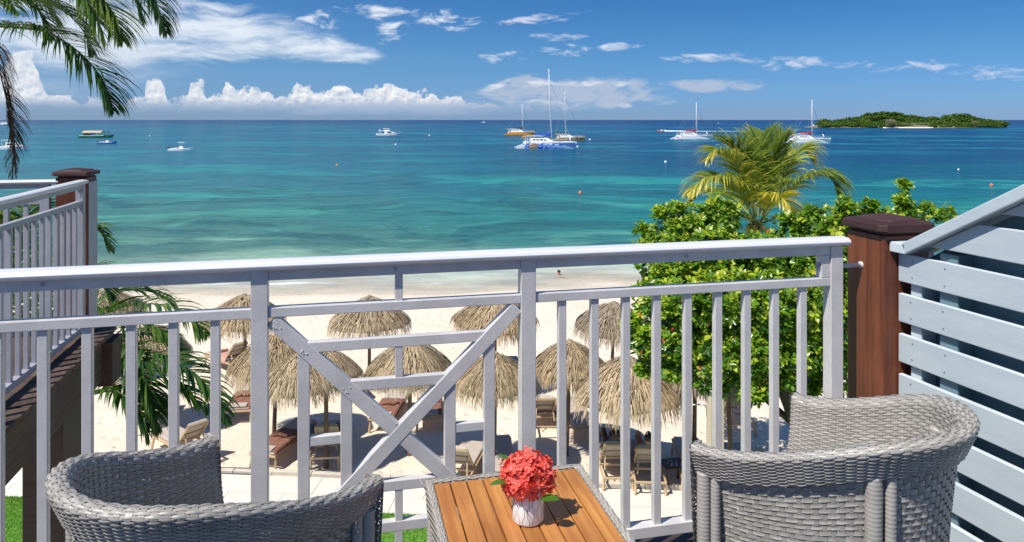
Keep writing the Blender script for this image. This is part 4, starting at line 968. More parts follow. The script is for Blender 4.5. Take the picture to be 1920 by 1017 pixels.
# ================================================================== vegetation
def crspline(P, n):
    P = [Vector(p) for p in P]; P = [P[0] * 2 - P[1]] + P + [P[-1] * 2 - P[-2]]; out = []; m = len(P) - 3
    for i in range(n + 1):
        t = i / n * m; k = min(int(t), m - 1); f = t - k; a, b, c, d = P[k:k + 4]
        out.append(.5 * ((2 * b) + (c - a) * f + (2 * a - 5 * b + 4 * c - d) * f * f + (3 * b - a - 3 * c + d) * f ** 3))
    return out
def frond(ctrl, Lf, nleaf, mats, parent, seed=0, w=.022, droop=.6, start=.14, yellow=.3, spread=1.15, rr=.012, upn=None, ragged=.1, nseg=5, var0=None, limp=1.0):
    """one palm leaf: midrib along ctrl (world points), narrow leaflets on both sides that sag with gravity"""
    rg = np.random.default_rng(seed); pts = crspline(ctrl, 40); o = parent.matrix_basis.translation if parent else Vector()
    loc = [p - o for p in pts]
    b = MB(); b.tube(loc, [rr * (1 - .85 * i / 40) + .001 for i in range(41)], 6, mi=1)
    VV = []; FF = []; var = []; base = 0
    P = np.array([tuple(p) for p in loc]); T = np.gradient(P, axis=0); T /= np.linalg.norm(T, axis=1, keepdims=True)
    for sgn in (1, -1):
        for i in range(nleaf):
            u = start + (1 - start) * (i + rg.uniform(-.3, .3)) / (nleaf - 1); u = min(max(u, 0), 1)
            if rg.random() < ragged: continue
            k = u * 40; k0 = min(int(k), 39); f = k - k0; p = P[k0] * (1 - f) + P[k0 + 1] * f; t = T[k0]
            up = np.array([0, 0, 1.0]) if upn is None else np.array(upn, float)
            side = np.cross(t, up); side /= max(np.linalg.norm(side), 1e-6); nn = np.cross(side, t)
            prof_ = (sin(pi * (.12 + .86 * u)) ** .55) * (1.0 if u < .85 else 1 - .35 * (u - .85) / .15)
            L = Lf * prof_ * rg.uniform(.85, 1.1)
            ang = spread * (1 - .55 * u) + rg.normal(0, .07)
            d = side * sgn * sin(ang) + t * cos(ang) + nn * (.28 + rg.normal(0, .09)); d /= np.linalg.norm(d)
            q = p.copy(); seg = L / nseg; wv = np.cross(d, nn * .8 + side * .2 * sgn + rg.normal(0, .15, 3)); wv /= np.linalg.norm(wv)
            vr = np.clip(rg.normal(yellow, .16) + .25 * (u > .8) * yellow, 0, 1); ww = w * rg.uniform(.8, 1.15)
            for s_ in range(nseg + 1):
                tw = [.55, 1.0, 1.0, .85, .5, .06][int(round(s_ * 5 / nseg))] * ww * .5
                VV.append(q - wv * tw); VV.append(q + wv * tw)
                if s_ < nseg: FF.append((base + 2 * s_, base + 2 * s_ + 1, base + 2 * s_ + 3, base + 2 * s_ + 2)); var.append(np.clip(vr + .12 * s_ / nseg + (.25 if s_ == nseg - 1 and rg.random() < yellow else 0), 0, 1))
                d = d + np.array([0, 0, -1.0]) * droop * limp * (s_ + .6) / nseg * .55; d /= np.linalg.norm(d); q = q + d * seg
            base += 2 * (nseg + 1)
    n0 = len(b.v); b.v += [tuple(x) for x in VV]; b.f += [tuple(i + n0 for i in f_) for f_ in FF]; b.m += [0] * len(FF); b.var += [float(x) for x in var]
    return b.build('frond', mats, parent)
def pts_px(lst): return [at(*p) for p in lst]

# tall palm on the left: its crown is above and left of the frame
TP = at(-190, 20, 7.6)
tp = thing('tall_palm', 'tall palm at the upper left with drooping dark fronds and one dead frond', 'palm tree', (TP.x - .3, TP.y + .5, SAND))
b = MB(); base_ = tp.location.copy(); n = 40
b.tube([Vector((.25 * sin(i / n * 2), -.2 * i / n, (TP.z - SAND) * i / n)) for i in range(n + 1)], [.17 - .05 * i / n + .006 * (i % 2) for i in range(n + 1)], 12); b.build('trunk', M['bark'], tp, smooth=True)
b = MB(); C0 = TP - base_; b.tube([C0 + Vector((-.05, 0, -.9)), C0 + Vector((0, 0, .1))], [.13, .07], 10); b.build('crownshaft', M['rachis_dark'], tp, smooth=True)
pmat = [M['palm'], M['rachis']]; pdark = [M['palm'], M['rachis_dark']]
frond(pts_px([(-190, 20, 7.6), (-60, 45, 7.4), (30, 52, 7.2), (90, 62, 7.1), (150, 100, 7.0), (192, 150, 6.95), (212, 205, 6.9)]), .62, 130, pdark, tp, 1, .020, .75, .2, .18, rr=.016)
frond(pts_px([(-190, 20, 7.6), (-60, -60, 7.2), (60, -75, 6.9), (150, -40, 6.7), (205, 15, 6.6), (228, 75, 6.55)]), .60, 120, pmat, tp, 2, .021, .8, .2, .72, rr=.016)
frond(pts_px([(-190, 20, 7.6), (-20, -110, 7.5), (120, -130, 7.4), (230, -75, 7.3), (285, -10, 7.2), (312, 62, 7.15)]), .56, 125, pdark, tp, 3, .020, .85, .25, .22, rr=.016)
frond(pts_px([(-190, 20, 7.6), (-100, -50, 7.9), (-10, -55, 8.2), (60, -20, 8.5), (110, 40, 8.7)]), .60, 110, pdark, tp, 4, .020, .8, .2, .12, rr=.015)
frond(pts_px([(-190, 20, 7.6), (-130, -30, 6.9), (-60, -40, 6.4), (0, -15, 6.2), (35, 25, 6.1)]), .36, 60, pdark, tp, 5, .018, .9, .3, .45, rr=.012)
frond(pts_px([(-190, 20, 7.6), (-120, -100, 7.8), (-30, -150, 7.9), (90, -100, 8.0), (150, -30, 8.1), (172, 30, 8.1)]), .56, 110, pmat, tp, 6, .020, .8, .2, .5, rr=.015)
for q_, (c__, L__, y__) in enumerate([([(-190, 20, 7.6), (-40, -20, 7.0), (60, -40, 6.7), (130, -25, 6.5), (175, 20, 6.4), (190, 70, 6.4)], .55, .55), ([(-190, 20, 7.6), (-60, 10, 7.9), (30, 0, 8.1), (100, 10, 8.2), (150, 50, 8.3), (172, 100, 8.3)], .55, .15),
        ([(-190, 20, 7.6), (-80, -10, 7.6), (-20, -15, 7.6), (40, -5, 7.6), (80, 30, 7.6), (96, 70, 7.6)], .5, .3), ([(-190, 20, 7.6), (-10, -60, 8.0), (110, -90, 8.1), (200, -60, 8.2), (250, -10, 8.2), (268, 40, 8.2)], .52, .3), ([(-190, 20, 7.6), (-40, -70, 8.6), (60, -70, 8.9), (140, -30, 9.1), (190, 30, 9.2)], .6, .2)]):
    frond(pts_px(c__), L__, 110, pdark if y__ < .4 else pmat, tp, 200 + q_, .020, .85, .2, y__, rr=.014)
frond(pts_px([(-190, 20, 7.6), (-220, -50, 7.0), (-260, -60, 6.3), (-300, 0, 5.8)]), .5, 50, pmat, tp, 7, .02, .8, .2, .3)
frond(pts_px([(-190, 20, 7.6), (-260, -60, 8.0), (-340, -60, 8.4), (-420, 30, 8.6)]), .5, 50, pmat, tp, 8, .02, .8, .2, .3)
frond(pts_px([(-190, 20, 7.6), (-60, 60, 7.7), (-8, 90, 7.8), (12, 150, 7.85), (26, 240, 7.85), (22, 345, 7.85)]), .40, 120, [M['dry'], M['dry']], tp, 9, .010, .9, .3, .4, spread=1.25, rr=.012, ragged=.15, limp=1.0)
frond(pts_px([(-190, 20, 7.6), (-60, 66, 7.75), (-14, 100, 7.9), (8, 170, 7.95), (24, 250, 7.95), (30, 338, 7.95)]), .26, 130, [M['dry'], M['dry']], tp, 10, .010, 1.0, .35, .3, spread=.9, rr=.010, ragged=.15, limp=1.0)

# low palm below the neighbouring balcony
LC = at(60, 760, 8.2)
lp = thing('low_palm', 'low feathery palm with arching green fronds beneath the neighbouring balcony', 'palm tree', (LC.x, LC.y, SAND)); 
b = MB(); b.tube([(0, 0, 0), (.05, 0, (LC.z - SAND) * .5), (0, 0, LC.z - SAND)], [.12, .09, .08], 10); b.build('trunk', M['bark'], lp, smooth=True)
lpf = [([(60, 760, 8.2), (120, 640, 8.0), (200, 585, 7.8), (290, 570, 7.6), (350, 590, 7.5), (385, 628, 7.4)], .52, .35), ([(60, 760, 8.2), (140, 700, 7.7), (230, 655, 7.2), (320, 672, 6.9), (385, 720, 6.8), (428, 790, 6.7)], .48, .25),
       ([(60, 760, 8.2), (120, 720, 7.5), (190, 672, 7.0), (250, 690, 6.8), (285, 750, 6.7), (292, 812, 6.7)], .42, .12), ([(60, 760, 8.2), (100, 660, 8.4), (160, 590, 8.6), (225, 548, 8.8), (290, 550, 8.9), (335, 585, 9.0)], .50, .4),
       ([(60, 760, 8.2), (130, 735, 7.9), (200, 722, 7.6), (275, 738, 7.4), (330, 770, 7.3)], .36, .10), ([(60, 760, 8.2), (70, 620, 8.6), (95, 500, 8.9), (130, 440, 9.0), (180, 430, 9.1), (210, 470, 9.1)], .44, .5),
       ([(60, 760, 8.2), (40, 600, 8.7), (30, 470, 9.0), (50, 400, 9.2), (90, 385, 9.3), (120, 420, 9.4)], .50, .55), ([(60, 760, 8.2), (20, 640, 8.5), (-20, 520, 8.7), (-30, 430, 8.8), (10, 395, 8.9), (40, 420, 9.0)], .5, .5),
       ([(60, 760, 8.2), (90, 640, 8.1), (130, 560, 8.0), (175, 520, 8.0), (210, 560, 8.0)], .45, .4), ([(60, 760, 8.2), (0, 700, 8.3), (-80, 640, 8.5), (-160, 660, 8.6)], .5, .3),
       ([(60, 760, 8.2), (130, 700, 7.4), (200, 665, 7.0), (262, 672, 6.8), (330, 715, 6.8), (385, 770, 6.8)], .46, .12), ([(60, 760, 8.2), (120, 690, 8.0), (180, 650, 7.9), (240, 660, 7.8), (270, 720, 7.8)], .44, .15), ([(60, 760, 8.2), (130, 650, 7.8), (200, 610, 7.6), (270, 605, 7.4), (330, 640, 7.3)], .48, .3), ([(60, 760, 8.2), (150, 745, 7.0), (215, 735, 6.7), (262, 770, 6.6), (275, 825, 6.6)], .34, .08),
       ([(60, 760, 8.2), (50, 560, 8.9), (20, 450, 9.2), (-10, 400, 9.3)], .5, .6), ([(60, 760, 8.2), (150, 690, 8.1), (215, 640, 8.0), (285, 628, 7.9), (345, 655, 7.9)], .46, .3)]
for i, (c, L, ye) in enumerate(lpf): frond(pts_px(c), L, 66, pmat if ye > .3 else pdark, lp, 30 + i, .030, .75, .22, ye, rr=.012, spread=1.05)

# coconut palm beyond the big bush
CC = at(1418, 418, 15.0)
cp_ = thing('coconut_palm', 'young coconut palm with yellow green fronds rising behind the big bush', 'palm tree', (CC.x, CC.y, SAND))
LN = at(1566, 971, 15.6) - cp_.location; LN.z = 0
b = MB(); b.tube([LN * (1 - sin(i / 20 * pi / 2)) + Vector((0, 0, (CC.z - SAND - .25) * i / 20)) for i in range(21)], [.16 - .04 * i / 20 + .006 * (i % 2) for i in range(21)], 12); b.build('trunk', M['bark'], cp_, smooth=True)
cmat = [M['coco'], M['rachis']]
Yc = 15.0
cf = [([(1422, 405, 15), (1424, 350, 15), (1427, 300, 15.1), (1430, 252, 15.3)], .60, .30, .35, 62),
      ([(1428, 405, 15), (1442, 350, 14.9), (1452, 300, 14.8), (1474, 256, 14.8)], .60, .42, .40, 62),
      ([(1418, 405, 15), (1404, 345, 14.9), (1388, 295, 14.8), (1362, 268, 14.7)], .56, .42, .55, 60),
      ([(1416, 408, 15), (1398, 345, 14.6), (1376, 302, 14.3), (1348, 286, 14.1), (1326, 300, 14.0)], .52, .72, .9, 56),
      ([(1414, 412, 15), (1392, 366, 14.4), (1362, 336, 14.0), (1324, 336, 13.7), (1292, 362, 13.5)], .56, .78, .95, 60),
      ([(1414, 416, 15), (1390, 386, 15.4), (1356, 362, 15.8), (1318, 362, 16.1), (1292, 384, 16.2)], .52, .5, .8, 52),
      ([(1432, 410, 15), (1458, 376, 14.7), (1488, 348, 14.4), (1526, 330, 14.2), (1556, 334, 14.1), (1570, 356, 14.0)], .60, .34, .9, 66),
      ([(1430, 406, 15), (1456, 352, 15.2), (1476, 316, 15.3), (1492, 288, 15.4), (1508, 284, 15.4), (1522, 300, 15.4)], .52, .68, .85, 52),
      ([(1428, 414, 15), (1442, 386, 14.3), (1458, 370, 14.0), (1476, 384, 13.8), (1486, 414, 13.75)], .46, .95, .95, 50),
      ([(1432, 418, 15), (1470, 404, 14.6), (1512, 398, 14.3), (1548, 414, 14.1)], .40, .7, .9, 40),
      ([(1414, 416, 15), (1384, 404, 14.6), (1350, 400, 14.4), (1316, 424, 14.2)], .44, .5, .9, 42),
      ([(1424, 400, 15), (1440, 356, 16.1), (1456, 318, 16.9)], .46, .3, .5, 44)]
for i, (c, L, ye, dr, n) in enumerate(cf): frond(pts_px(c), L * (1.5 if i in (0, 1, 2) else 1.3), int(n * 1.5), cmat, cp_, 60 + i, .036, dr * 1.0, .16, ye * .8, rr=.020, ragged=.04, spread=.95)
for i in range(7):
    a = random.uniform(0, 6.28); p = CC - cp_.location + Vector((cos(a) * .14 - .05, -.12 + sin(a) * .10, -.12 + random.uniform(-.07, .07)))
    b = MB(); b.ball((0, 0, 0), (.055, .055, .075), 10, 7); ob = b.build('coconut', M['coconut'], cp_, smooth=True); ob.location = p; ob.rotation_euler = (random.uniform(-.5, .5), random.uniform(-.5, .5), 0)
b = MB()
for i in range(60):
    a = random.uniform(0, 6.28); d = Vector((cos(a) * .22, sin(a) * .22, random.uniform(-.15, .35))); p = CC - cp_.location + Vector((0, 0, -.15)); b.tube([p, p + d * .6 + Vector((0, 0, .08)), p + d], [.012, .008, .003], 4)
b.build('sheath_fibre', M['fibre'], cp_, kind='stuff')

# the big bush / spreading tree in front of the palm
def rosettes(blobs, seed, per=1500, Ls=.104, inner=.3):
    """list of (position, quaternion-free frame, size, var) for leaves in rosettes at the twig ends"""
    rg = np.random.default_rng(seed); out = []
    for (px, py, rp, Y, dens) in blobs:
        c = np.array(at(px, py, Y)); r = rp * Y / 1400.0
        n = int(per * dens * (r / .45) ** 2)
        for _ in range(n // 7):
            d = rg.normal(size=3); d /= np.linalg.norm(d)
            if d[1] > .55: d[1] *= -1
            rr = r * (rg.uniform(.78, 1.06) if rg.random() > inner else rg.uniform(.3, .8))
            p = c + d * rr * np.array([1, 1, .9]); ax = d * .7 + np.array([0, -.15, .75]) + rg.normal(0, .25, 3); ax /= np.linalg.norm(ax)
            a1 = np.cross(ax, [0.3, .9, .1]); a1 /= np.linalg.norm(a1); a2 = np.cross(ax, a1)
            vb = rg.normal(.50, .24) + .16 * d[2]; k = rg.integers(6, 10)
            for j in range(k):
                a = 2.4 * j + rg.uniform(-.3, .3); el = rg.uniform(.1, .95)
                dd = (a1 * cos(a) + a2 * sin(a)) * cos(el) + ax * sin(el); L = Ls * rg.uniform(.65, 1.2)
                out.append((p + dd * .01 + ax * rg.uniform(-.03, .02), dd, ax, L, float(np.clip(vb + rg.normal(0, .13), 0, 1))))
    return out
LEAFP = np.array([(0, 0, 0), (.30, .16, .03), (.66, .24, .02), (1.0, .0, -.09), (.66, -.24, .02), (.30, -.16, .03), (.55, 0, -.05)])
LEAFF = np.array([(0, 1, 6), (1, 2, 6), (2, 3, 6), (3, 4, 6), (4, 5, 6), (5, 0, 6)])
def leaf_V(p, d, ax, L):
    side = np.cross(ax, d); side /= max(np.linalg.norm(side), 1e-6); up = np.cross(d, side)
    Q = LEAFP * L; return p + Q[:, :1] * d + Q[:, 1:2] * side + Q[:, 2:3] * up
def foliage(leaves, parent, name, mat, nbig=290):
    o = np.array(parent.location); score = np.array([(l[0][1] - l[3] * 9) for l in leaves]); order = np.argsort(score); vis = order[:nbig]; rest = order[nbig:]
    me_by = {}
    for i in vis:
        p, d, ax, L, vr = leaves[i]; key = int(vr * 4.99)
        if key not in me_by: me_by[key] = npmesh('leaf', LEAFP, LEAFF, mat, var=np.full(6, (key + .5) / 5))
        side = np.cross(ax, d); side /= max(np.linalg.norm(side), 1e-6); up = np.cross(d, side)
        ob = put('leaf', me_by[key], parent, Vector(p - o)); ob.rotation_mode = 'QUATERNION'
        ob.rotation_quaternion = Matrix((d, side, up)).transposed().to_quaternion(); ob.scale = (L, L, L)
    V = np.concatenate([leaf_V(*leaves[i][:4]) - o for i in rest]); n = len(rest)
    Fq = (LEAFF[None] + 7 * np.arange(n)[:, None, None]).reshape(-1, 3)
    put(name, npmesh(name, V, Fq, mat, var=np.repeat([leaves[i][4] for i in rest], 6)), parent, kind='stuff')
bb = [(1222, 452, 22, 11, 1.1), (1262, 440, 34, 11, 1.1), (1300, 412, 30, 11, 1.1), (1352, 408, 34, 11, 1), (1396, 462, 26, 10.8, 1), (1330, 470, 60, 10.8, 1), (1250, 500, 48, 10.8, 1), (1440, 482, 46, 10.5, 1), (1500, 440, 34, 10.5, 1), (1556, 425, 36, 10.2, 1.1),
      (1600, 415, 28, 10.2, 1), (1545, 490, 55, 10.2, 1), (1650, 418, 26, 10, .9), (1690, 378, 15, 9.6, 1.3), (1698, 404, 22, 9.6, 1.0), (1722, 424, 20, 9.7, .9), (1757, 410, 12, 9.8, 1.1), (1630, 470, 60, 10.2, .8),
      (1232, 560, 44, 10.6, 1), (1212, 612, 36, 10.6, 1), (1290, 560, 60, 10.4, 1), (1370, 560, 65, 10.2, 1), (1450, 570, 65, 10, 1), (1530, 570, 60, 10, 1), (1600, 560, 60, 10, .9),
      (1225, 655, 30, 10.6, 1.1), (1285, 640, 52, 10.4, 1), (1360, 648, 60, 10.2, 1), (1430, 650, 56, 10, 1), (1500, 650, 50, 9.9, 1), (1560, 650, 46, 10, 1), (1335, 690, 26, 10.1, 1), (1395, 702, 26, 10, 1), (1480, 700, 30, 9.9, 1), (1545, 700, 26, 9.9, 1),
      (1700, 560, 90, 10.6, .6), (1800, 640, 70, 10.5, .5), (1350, 520, 80, 12, .5), (1480, 560, 90, 12, .5), (1560, 480, 60, 12, .5), (1400, 640, 80, 11.8, .5), (1408, 738, 16, 9.8, 1.2), (1290, 600, 60, 12, .5), (1400, 500, 100, 14.5, .3), (1500, 520, 100, 15, .3), (1580, 560, 90, 14.5, .3), (1275, 530, 62, 17.5, .45), (1335, 510, 62, 17.5, .45), (1310, 575, 62, 17.0, .45), (1385, 540, 66, 17.5, .4), (1280, 590, 50, 15, .5), (1440, 540, 66, 17.5, .35), (1340, 600, 62, 15, .45),  # deepest blobs added, mostly hidden behind the front crown, to shade the sand
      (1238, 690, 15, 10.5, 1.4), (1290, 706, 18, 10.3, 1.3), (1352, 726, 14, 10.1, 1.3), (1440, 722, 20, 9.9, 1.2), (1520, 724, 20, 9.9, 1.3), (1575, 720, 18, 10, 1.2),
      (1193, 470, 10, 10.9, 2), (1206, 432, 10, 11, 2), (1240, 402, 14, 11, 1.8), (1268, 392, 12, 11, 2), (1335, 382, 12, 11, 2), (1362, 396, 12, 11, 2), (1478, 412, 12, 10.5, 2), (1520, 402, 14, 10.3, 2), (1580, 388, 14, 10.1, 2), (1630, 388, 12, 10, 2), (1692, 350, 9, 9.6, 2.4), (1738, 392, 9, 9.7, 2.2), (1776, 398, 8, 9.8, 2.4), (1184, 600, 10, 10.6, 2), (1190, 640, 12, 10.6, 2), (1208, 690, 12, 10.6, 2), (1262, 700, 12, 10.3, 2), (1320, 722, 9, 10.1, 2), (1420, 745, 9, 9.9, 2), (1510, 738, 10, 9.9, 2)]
lv = rosettes(bb, 11)
tc_ = at(1500, 700, 10.8); bush = thing('bushy_tree', 'big bushy tree with glossy bright green leaves and small red flowers behind the railing', 'tree', (tc_.x, tc_.y, SAND))
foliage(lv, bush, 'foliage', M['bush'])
b = MB(); o = bush.location
def limb(P, r): b.tube([p - o for p in crspline(pts_px(P), 10)], [r[0] + (r[1] - r[0]) * i / 10 for i in range(11)], 8)
g_ = at(1500, 1240, 10.8)
limb([(1530, 1240, 11.0), (1508, 900, 10.9), (1490, 790, 10.8), (1462, 715, 10.6), (1436, 640, 10.7)], (.13, .07)); b.build('trunk', M['bark_dark'], bush, smooth=True)
for P in [[(1462, 700, 10.6), (1400, 620, 10.9), (1330, 560, 11), (1270, 500, 11)], [(1470, 730, 10.7), (1530, 640, 10.6), (1600, 560, 10.5), (1680, 470, 10.0), (1695, 400, 9.7)], [(1440, 600, 10.7), (1400, 520, 11), (1360, 450, 11)], [(1482, 790, 10.8), (1400, 720, 10.9), (1310, 670, 10.8), (1230, 640, 10.7)], [(1450, 640, 10.7), (1500, 540, 10.8), (1560, 460, 10.6)]]:
    b = MB(); limb(P, (.05, .015)); b.build('limb', M['bark_dark'], bush, smooth=True)
# red blossoms among the leaves
bm_ = MB()
for k in range(5):
    a = 2 * pi * k / 5; bm_.add([(0, 0, 0), (cos(a - .4) * .5, sin(a - .4) * .5, .3), (cos(a), sin(a), .25), (cos(a + .4) * .5, sin(a + .4) * .5, .3)], [(0, 1, 2, 3)])
blm = bm_.mesh('blossom', M['flowerred'])
for (px, py) in [(1201, 590), (1262, 618), (1277, 570), (1237, 655), (1203, 662), (1290, 560), (1330, 610), (1432, 428), (1440, 434), (1530, 512), (1213, 548), (1245, 640), (1560, 620), (1345, 640), (1420, 585), (1312, 690)]:
    p = at(px, py, 9.75 if px > 1300 else 10.0); ob = put('blossom', blm, bush, p - o, (random.uniform(.9, 1.6), random.uniform(-.4, .4), random.uniform(0, 6)), (.035, .035, .035))
# ================================================================== beach: palapas, loungers, people
def thatch_mesh(seed, R=1.25, H=.78, n=2000):
    rg = np.random.default_rng(seed); VV = []; var = []
    asym = rg.uniform(0, 6.28)
    def surf(rho, a):   # rho 0..1
        rad = R * (rho) * (1 + .05 * np.sin(a * 3 + asym) + .03 * np.sin(a * 7 + 2 * asym))
        z = H * (1 - (.40 * rho + .60 * rho ** 2.1)); return np.array([rad * cos(a), rad * sin(a), z])
    F_ = []; base = 0
    for i in range(n):
        r0 = rg.random() ** .62 * .93; a = rg.uniform(0, 2 * pi); L = rg.uniform(.22, .42); w = rg.uniform(.014, .030)
        if rg.random() < .28: r0 = rg.uniform(.84, .96); L = rg.uniform(.26, .50)
        lift = rg.uniform(.004, .075); da = rg.normal(0, .10); vr = np.clip(rg.normal(.28, .22) + (.0 if rg.random() > .2 else .55), 0, 1)
        tang = np.array([-sin(a), cos(a), 0]); pts = []
        for s_ in range(5):
            f = s_ / 4; rr = r0 + f * L / R; aa = a + da * f * (.3 / max(r0, .15))
            p = surf(min(rr, 1.0), aa)
            over = max(rr - 1.0, 0) * R
            p[2] -= over * .92; p[:2] *= (1 + over * .25 / R); p[2] += lift * (1 - .3 * f) + .02 * f * rg.normal(0, .6)
            ww = w * (1 - .6 * f) * .5; pts += [p - tang * ww, p + tang * ww]
        VV += pts
        for s_ in range(4): F_.append((base + 2 * s_, base + 2 * s_ + 1, base + 2 * s_ + 3, base + 2 * s_ + 2)); var.append(np.clip(vr + rg.normal(0, .05), 0, 1))
        base += 10
    return npmesh('thatch', VV, F_, M['thatch'], var=var), surf
def palapa_set(seed):
    me, surf = thatch_mesh(seed)
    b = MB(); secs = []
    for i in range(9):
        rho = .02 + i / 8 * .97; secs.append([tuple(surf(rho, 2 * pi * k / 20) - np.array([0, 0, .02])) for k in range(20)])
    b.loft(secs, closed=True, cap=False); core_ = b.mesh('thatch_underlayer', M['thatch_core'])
    return me, core_
PS = [palapa_set(100 + i) for i in range(4)]
pol = MB(); pol.tube([(0, 0, -.3), (.01, 0, 1), (0, 0, 2.45)], [.055, .05, .045], 10); polem = pol.mesh('pole', M['pole'])
rbm = MB(); rbm.bar((0, 0, .68), (1.15, 0, -.02), .035, .035); ribm = rbm.mesh('rafter', M['pole'])
kn = MB()
for i in range(26):
    a = 2 * pi * i / 26; kn.tube([(0, 0, .80), (cos(a) * .05, sin(a) * .05, .83 + .02 * (i % 3)), (cos(a) * .11, sin(a) * .11, .70)], [.008, .010, .006], 5)
knm = kn.mesh('top_tuft', M['thatch'])
def palapa(px, apy, rpx, label, k, dz=0.0, hh=2.72):
    Y = (EYE - SAND - hh) * 1400.0 / (apy - 225); R = rpx * Y / 1400.0; sc__ = R / 1.33
    p = sandp(px, Y); rz = random.uniform(0, 6.28)
    t = thing('thatched_parasol', label, 'parasol', (p.x, p.y, SAND), rz, 'thatched parasols on the beach')
    zs = min(1.0, sc__ + .04) * (.92 if apy < 600 else 1.04); zb = hh - .80 * zs; t.rotation_euler = (random.uniform(-.04, .04), random.uniform(-.04, .04), rz)
    for nm, me in (('thatch', PS[k % 4][0]), ('underlayer', PS[k % 4][1]), ('top_tuft', knm)):
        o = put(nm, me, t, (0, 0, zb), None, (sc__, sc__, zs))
        if nm != 'underlayer': o['kind'] = 'stuff'
    put('pole', polem, t, (0, 0, 0), None, (1, 1, (hh - .2) / 2.5))
    for q in range(8):
        put('rafter', ribm, t, (0, 0, zb - .06), (0, 0, q * pi / 4), (sc__ * .9, 1, 1))
    return t, p, Y
pal = [(462, 553, 80, 'thatched parasol in the far row, greyish, partly behind the left upright post of the railing', 0, 2.72), (692, 557, 79, 'thatched parasol standing alone in the far row above the crossing braces', 1, 2.72),
       (926, 556, 84, 'thatched parasol in the far row behind the upper end of a diagonal brace', 2, 2.72), (1146, 567, 78, 'thatched parasol in the far row just left of the big bushy tree', 3, 2.72),
       (206, 545, 70, 'thatched parasol farthest left, its peak showing behind the palm fronds', 2, 2.72), (276, 612, 80, 'thatched parasol mostly hidden by the low palm fronds', 3, 2.72),
       (513, 627, 95, 'thatched parasol in the middle row partly behind the left upright post', 3, 2.72), (572, 660, 84, 'large near thatched parasol seen through the left half of the cross panel', 0, 2.72),
       (612, 655, 70, 'small thatched parasol glimpsed behind the diagonal brace left of centre', 1, 2.72), (768, 640, 88, 'thatched parasol framed in the upper middle of the cross panel', 2, 2.72),
       (925, 662, 82, 'near thatched parasol left of the middle upright post', 1, 2.72), (1062, 640, 78, 'thatched parasol right of the middle upright post', 0, 2.72),
       (1174, 672, 110, 'largest near thatched parasol behind the right hand balusters', 3, 2.72), (1300, 668, 70, 'thatched parasol in the shade under the bushy tree', 2, 2.72), (1372, 690, 55, 'dark shaded thatched parasol behind the cream pillar', 1, 2.72)]
PAL = {}
for i, (px, ay, rp, lb, k, hh) in enumerate(pal): PAL[i] = palapa(px, ay, rp, lb, k, hh=hh)

def lounger_proto(raised):
    r = thing('sun_lounger', 'x', 'sun lounger', (0, 0, 0), 0, 'sun loungers on the beach')
    # local: head at -y (towards the camera), foot at +y
    b = MB(); b.box((-.33, -.35, .30), (-.285, 1.0, .36)); b.box((.285, -.35, .30), (.33, 1.0, .36)); b.box((-.285, .955, .305), (.285, .9995, .355)); b.box((-.285, -.3495, .305), (.285, -.30, .355))
    b.bar((-.32, -.95, .33), (-.315, -.3, .33), .04, .05); b.bar((.32, -.95, .33), (.315, -.3, .33), .04, .05); b.box((-.34, -.99, .305), (.34, -.95, .355)); b.build('frame', M['lounger'], r, bev=.01)
    for sx_ in (-1, 1):
        for y in (-.9, .85):
            b = MB(); b.bar((sx_ * .30, y, .32), (sx_ * .33, y + (.08 if y > 0 else -.06), -.02), .045, .06); b.build('leg', M['lounger'], r, bev=.01)
    sl = MB(); sl.box((-.285, -.03, .325), (.285, .03, .345)); slm = sl.mesh('slat', M['lounger'])
    for i in range(9): put('slat', slm, r, (0, .0 + i * .11, 0))
    if raised:
        a = radians(48); br = thing_part = None
        b = MB()
        def Q(x, l, n=0): return (x, -.15 - cos(a) * l - sin(a) * n, .35 + sin(a) * l - cos(a) * n)
        b.bar(Q(-.27, 0), Q(-.25, .74), .04, .04); b.bar(Q(.27, 0), Q(.25, .74), .04, .04); b.bar(Q(-.25, .73), Q(.25, .73), .045, .05); b.bar(Q(-.26, .42), Q(.26, .42), .03, .03); b.bar(Q(-.26, .14), Q(.26, .14), .03, .03); b.bar(Q(-.2, .42), (-.24, -.6, .33), .03, .03); b.bar(Q(.2, .42), (.24, -.6, .33), .03, .03)
        b.build('backrest_frame', M['lounger'], r, bev=.008)
        b = MB(); n = 6; secs = [[Q(-.27, .02 + .74 * i / n, -.03), Q(-.2, .02 + .74 * i / n, -.09), Q(.2, .02 + .74 * i / n, -.09), Q(.27, .02 + .74 * i / n, -.03), Q(.2, .02 + .74 * i / n, -.015), Q(-.2, .02 + .74 * i / n, -.015)] for i in range(n + 1)]
        b.loft(secs, closed=True); b.build('back_cushion', M['cushion'], r, bev=.01)
        b = MB(); b.box((-.29, -.13, .348), (.29, .98, .42)); b.build('seat_cushion', M['cushion'], r, bev=.025)
    else:
        b = MB(); b.box((-.30, -.95, .348), (.30, .98, .425)); b.build('cushion', M['cushion'], r, bev=.03)
        b = MB(); b.box((-.22, -.96, .426), (.22, -.72, .475)); b.build('headrest', M['cushion'], r, bev=.02)
    return r
LA = lounger_proto(True); LB = lounger_proto(False); used = {True: False, False: False}
def lounger(px, Y, rz, raised, label):
    p = sandp(px, Y); pr = LA if raised else LB
    if not used[raised]: used[raised] = True; o = pr; o.location = p; o.rotation_euler = (0, 0, rz); o['label'] = label
    else: o = dup(pr, p, rz, label)
    return o
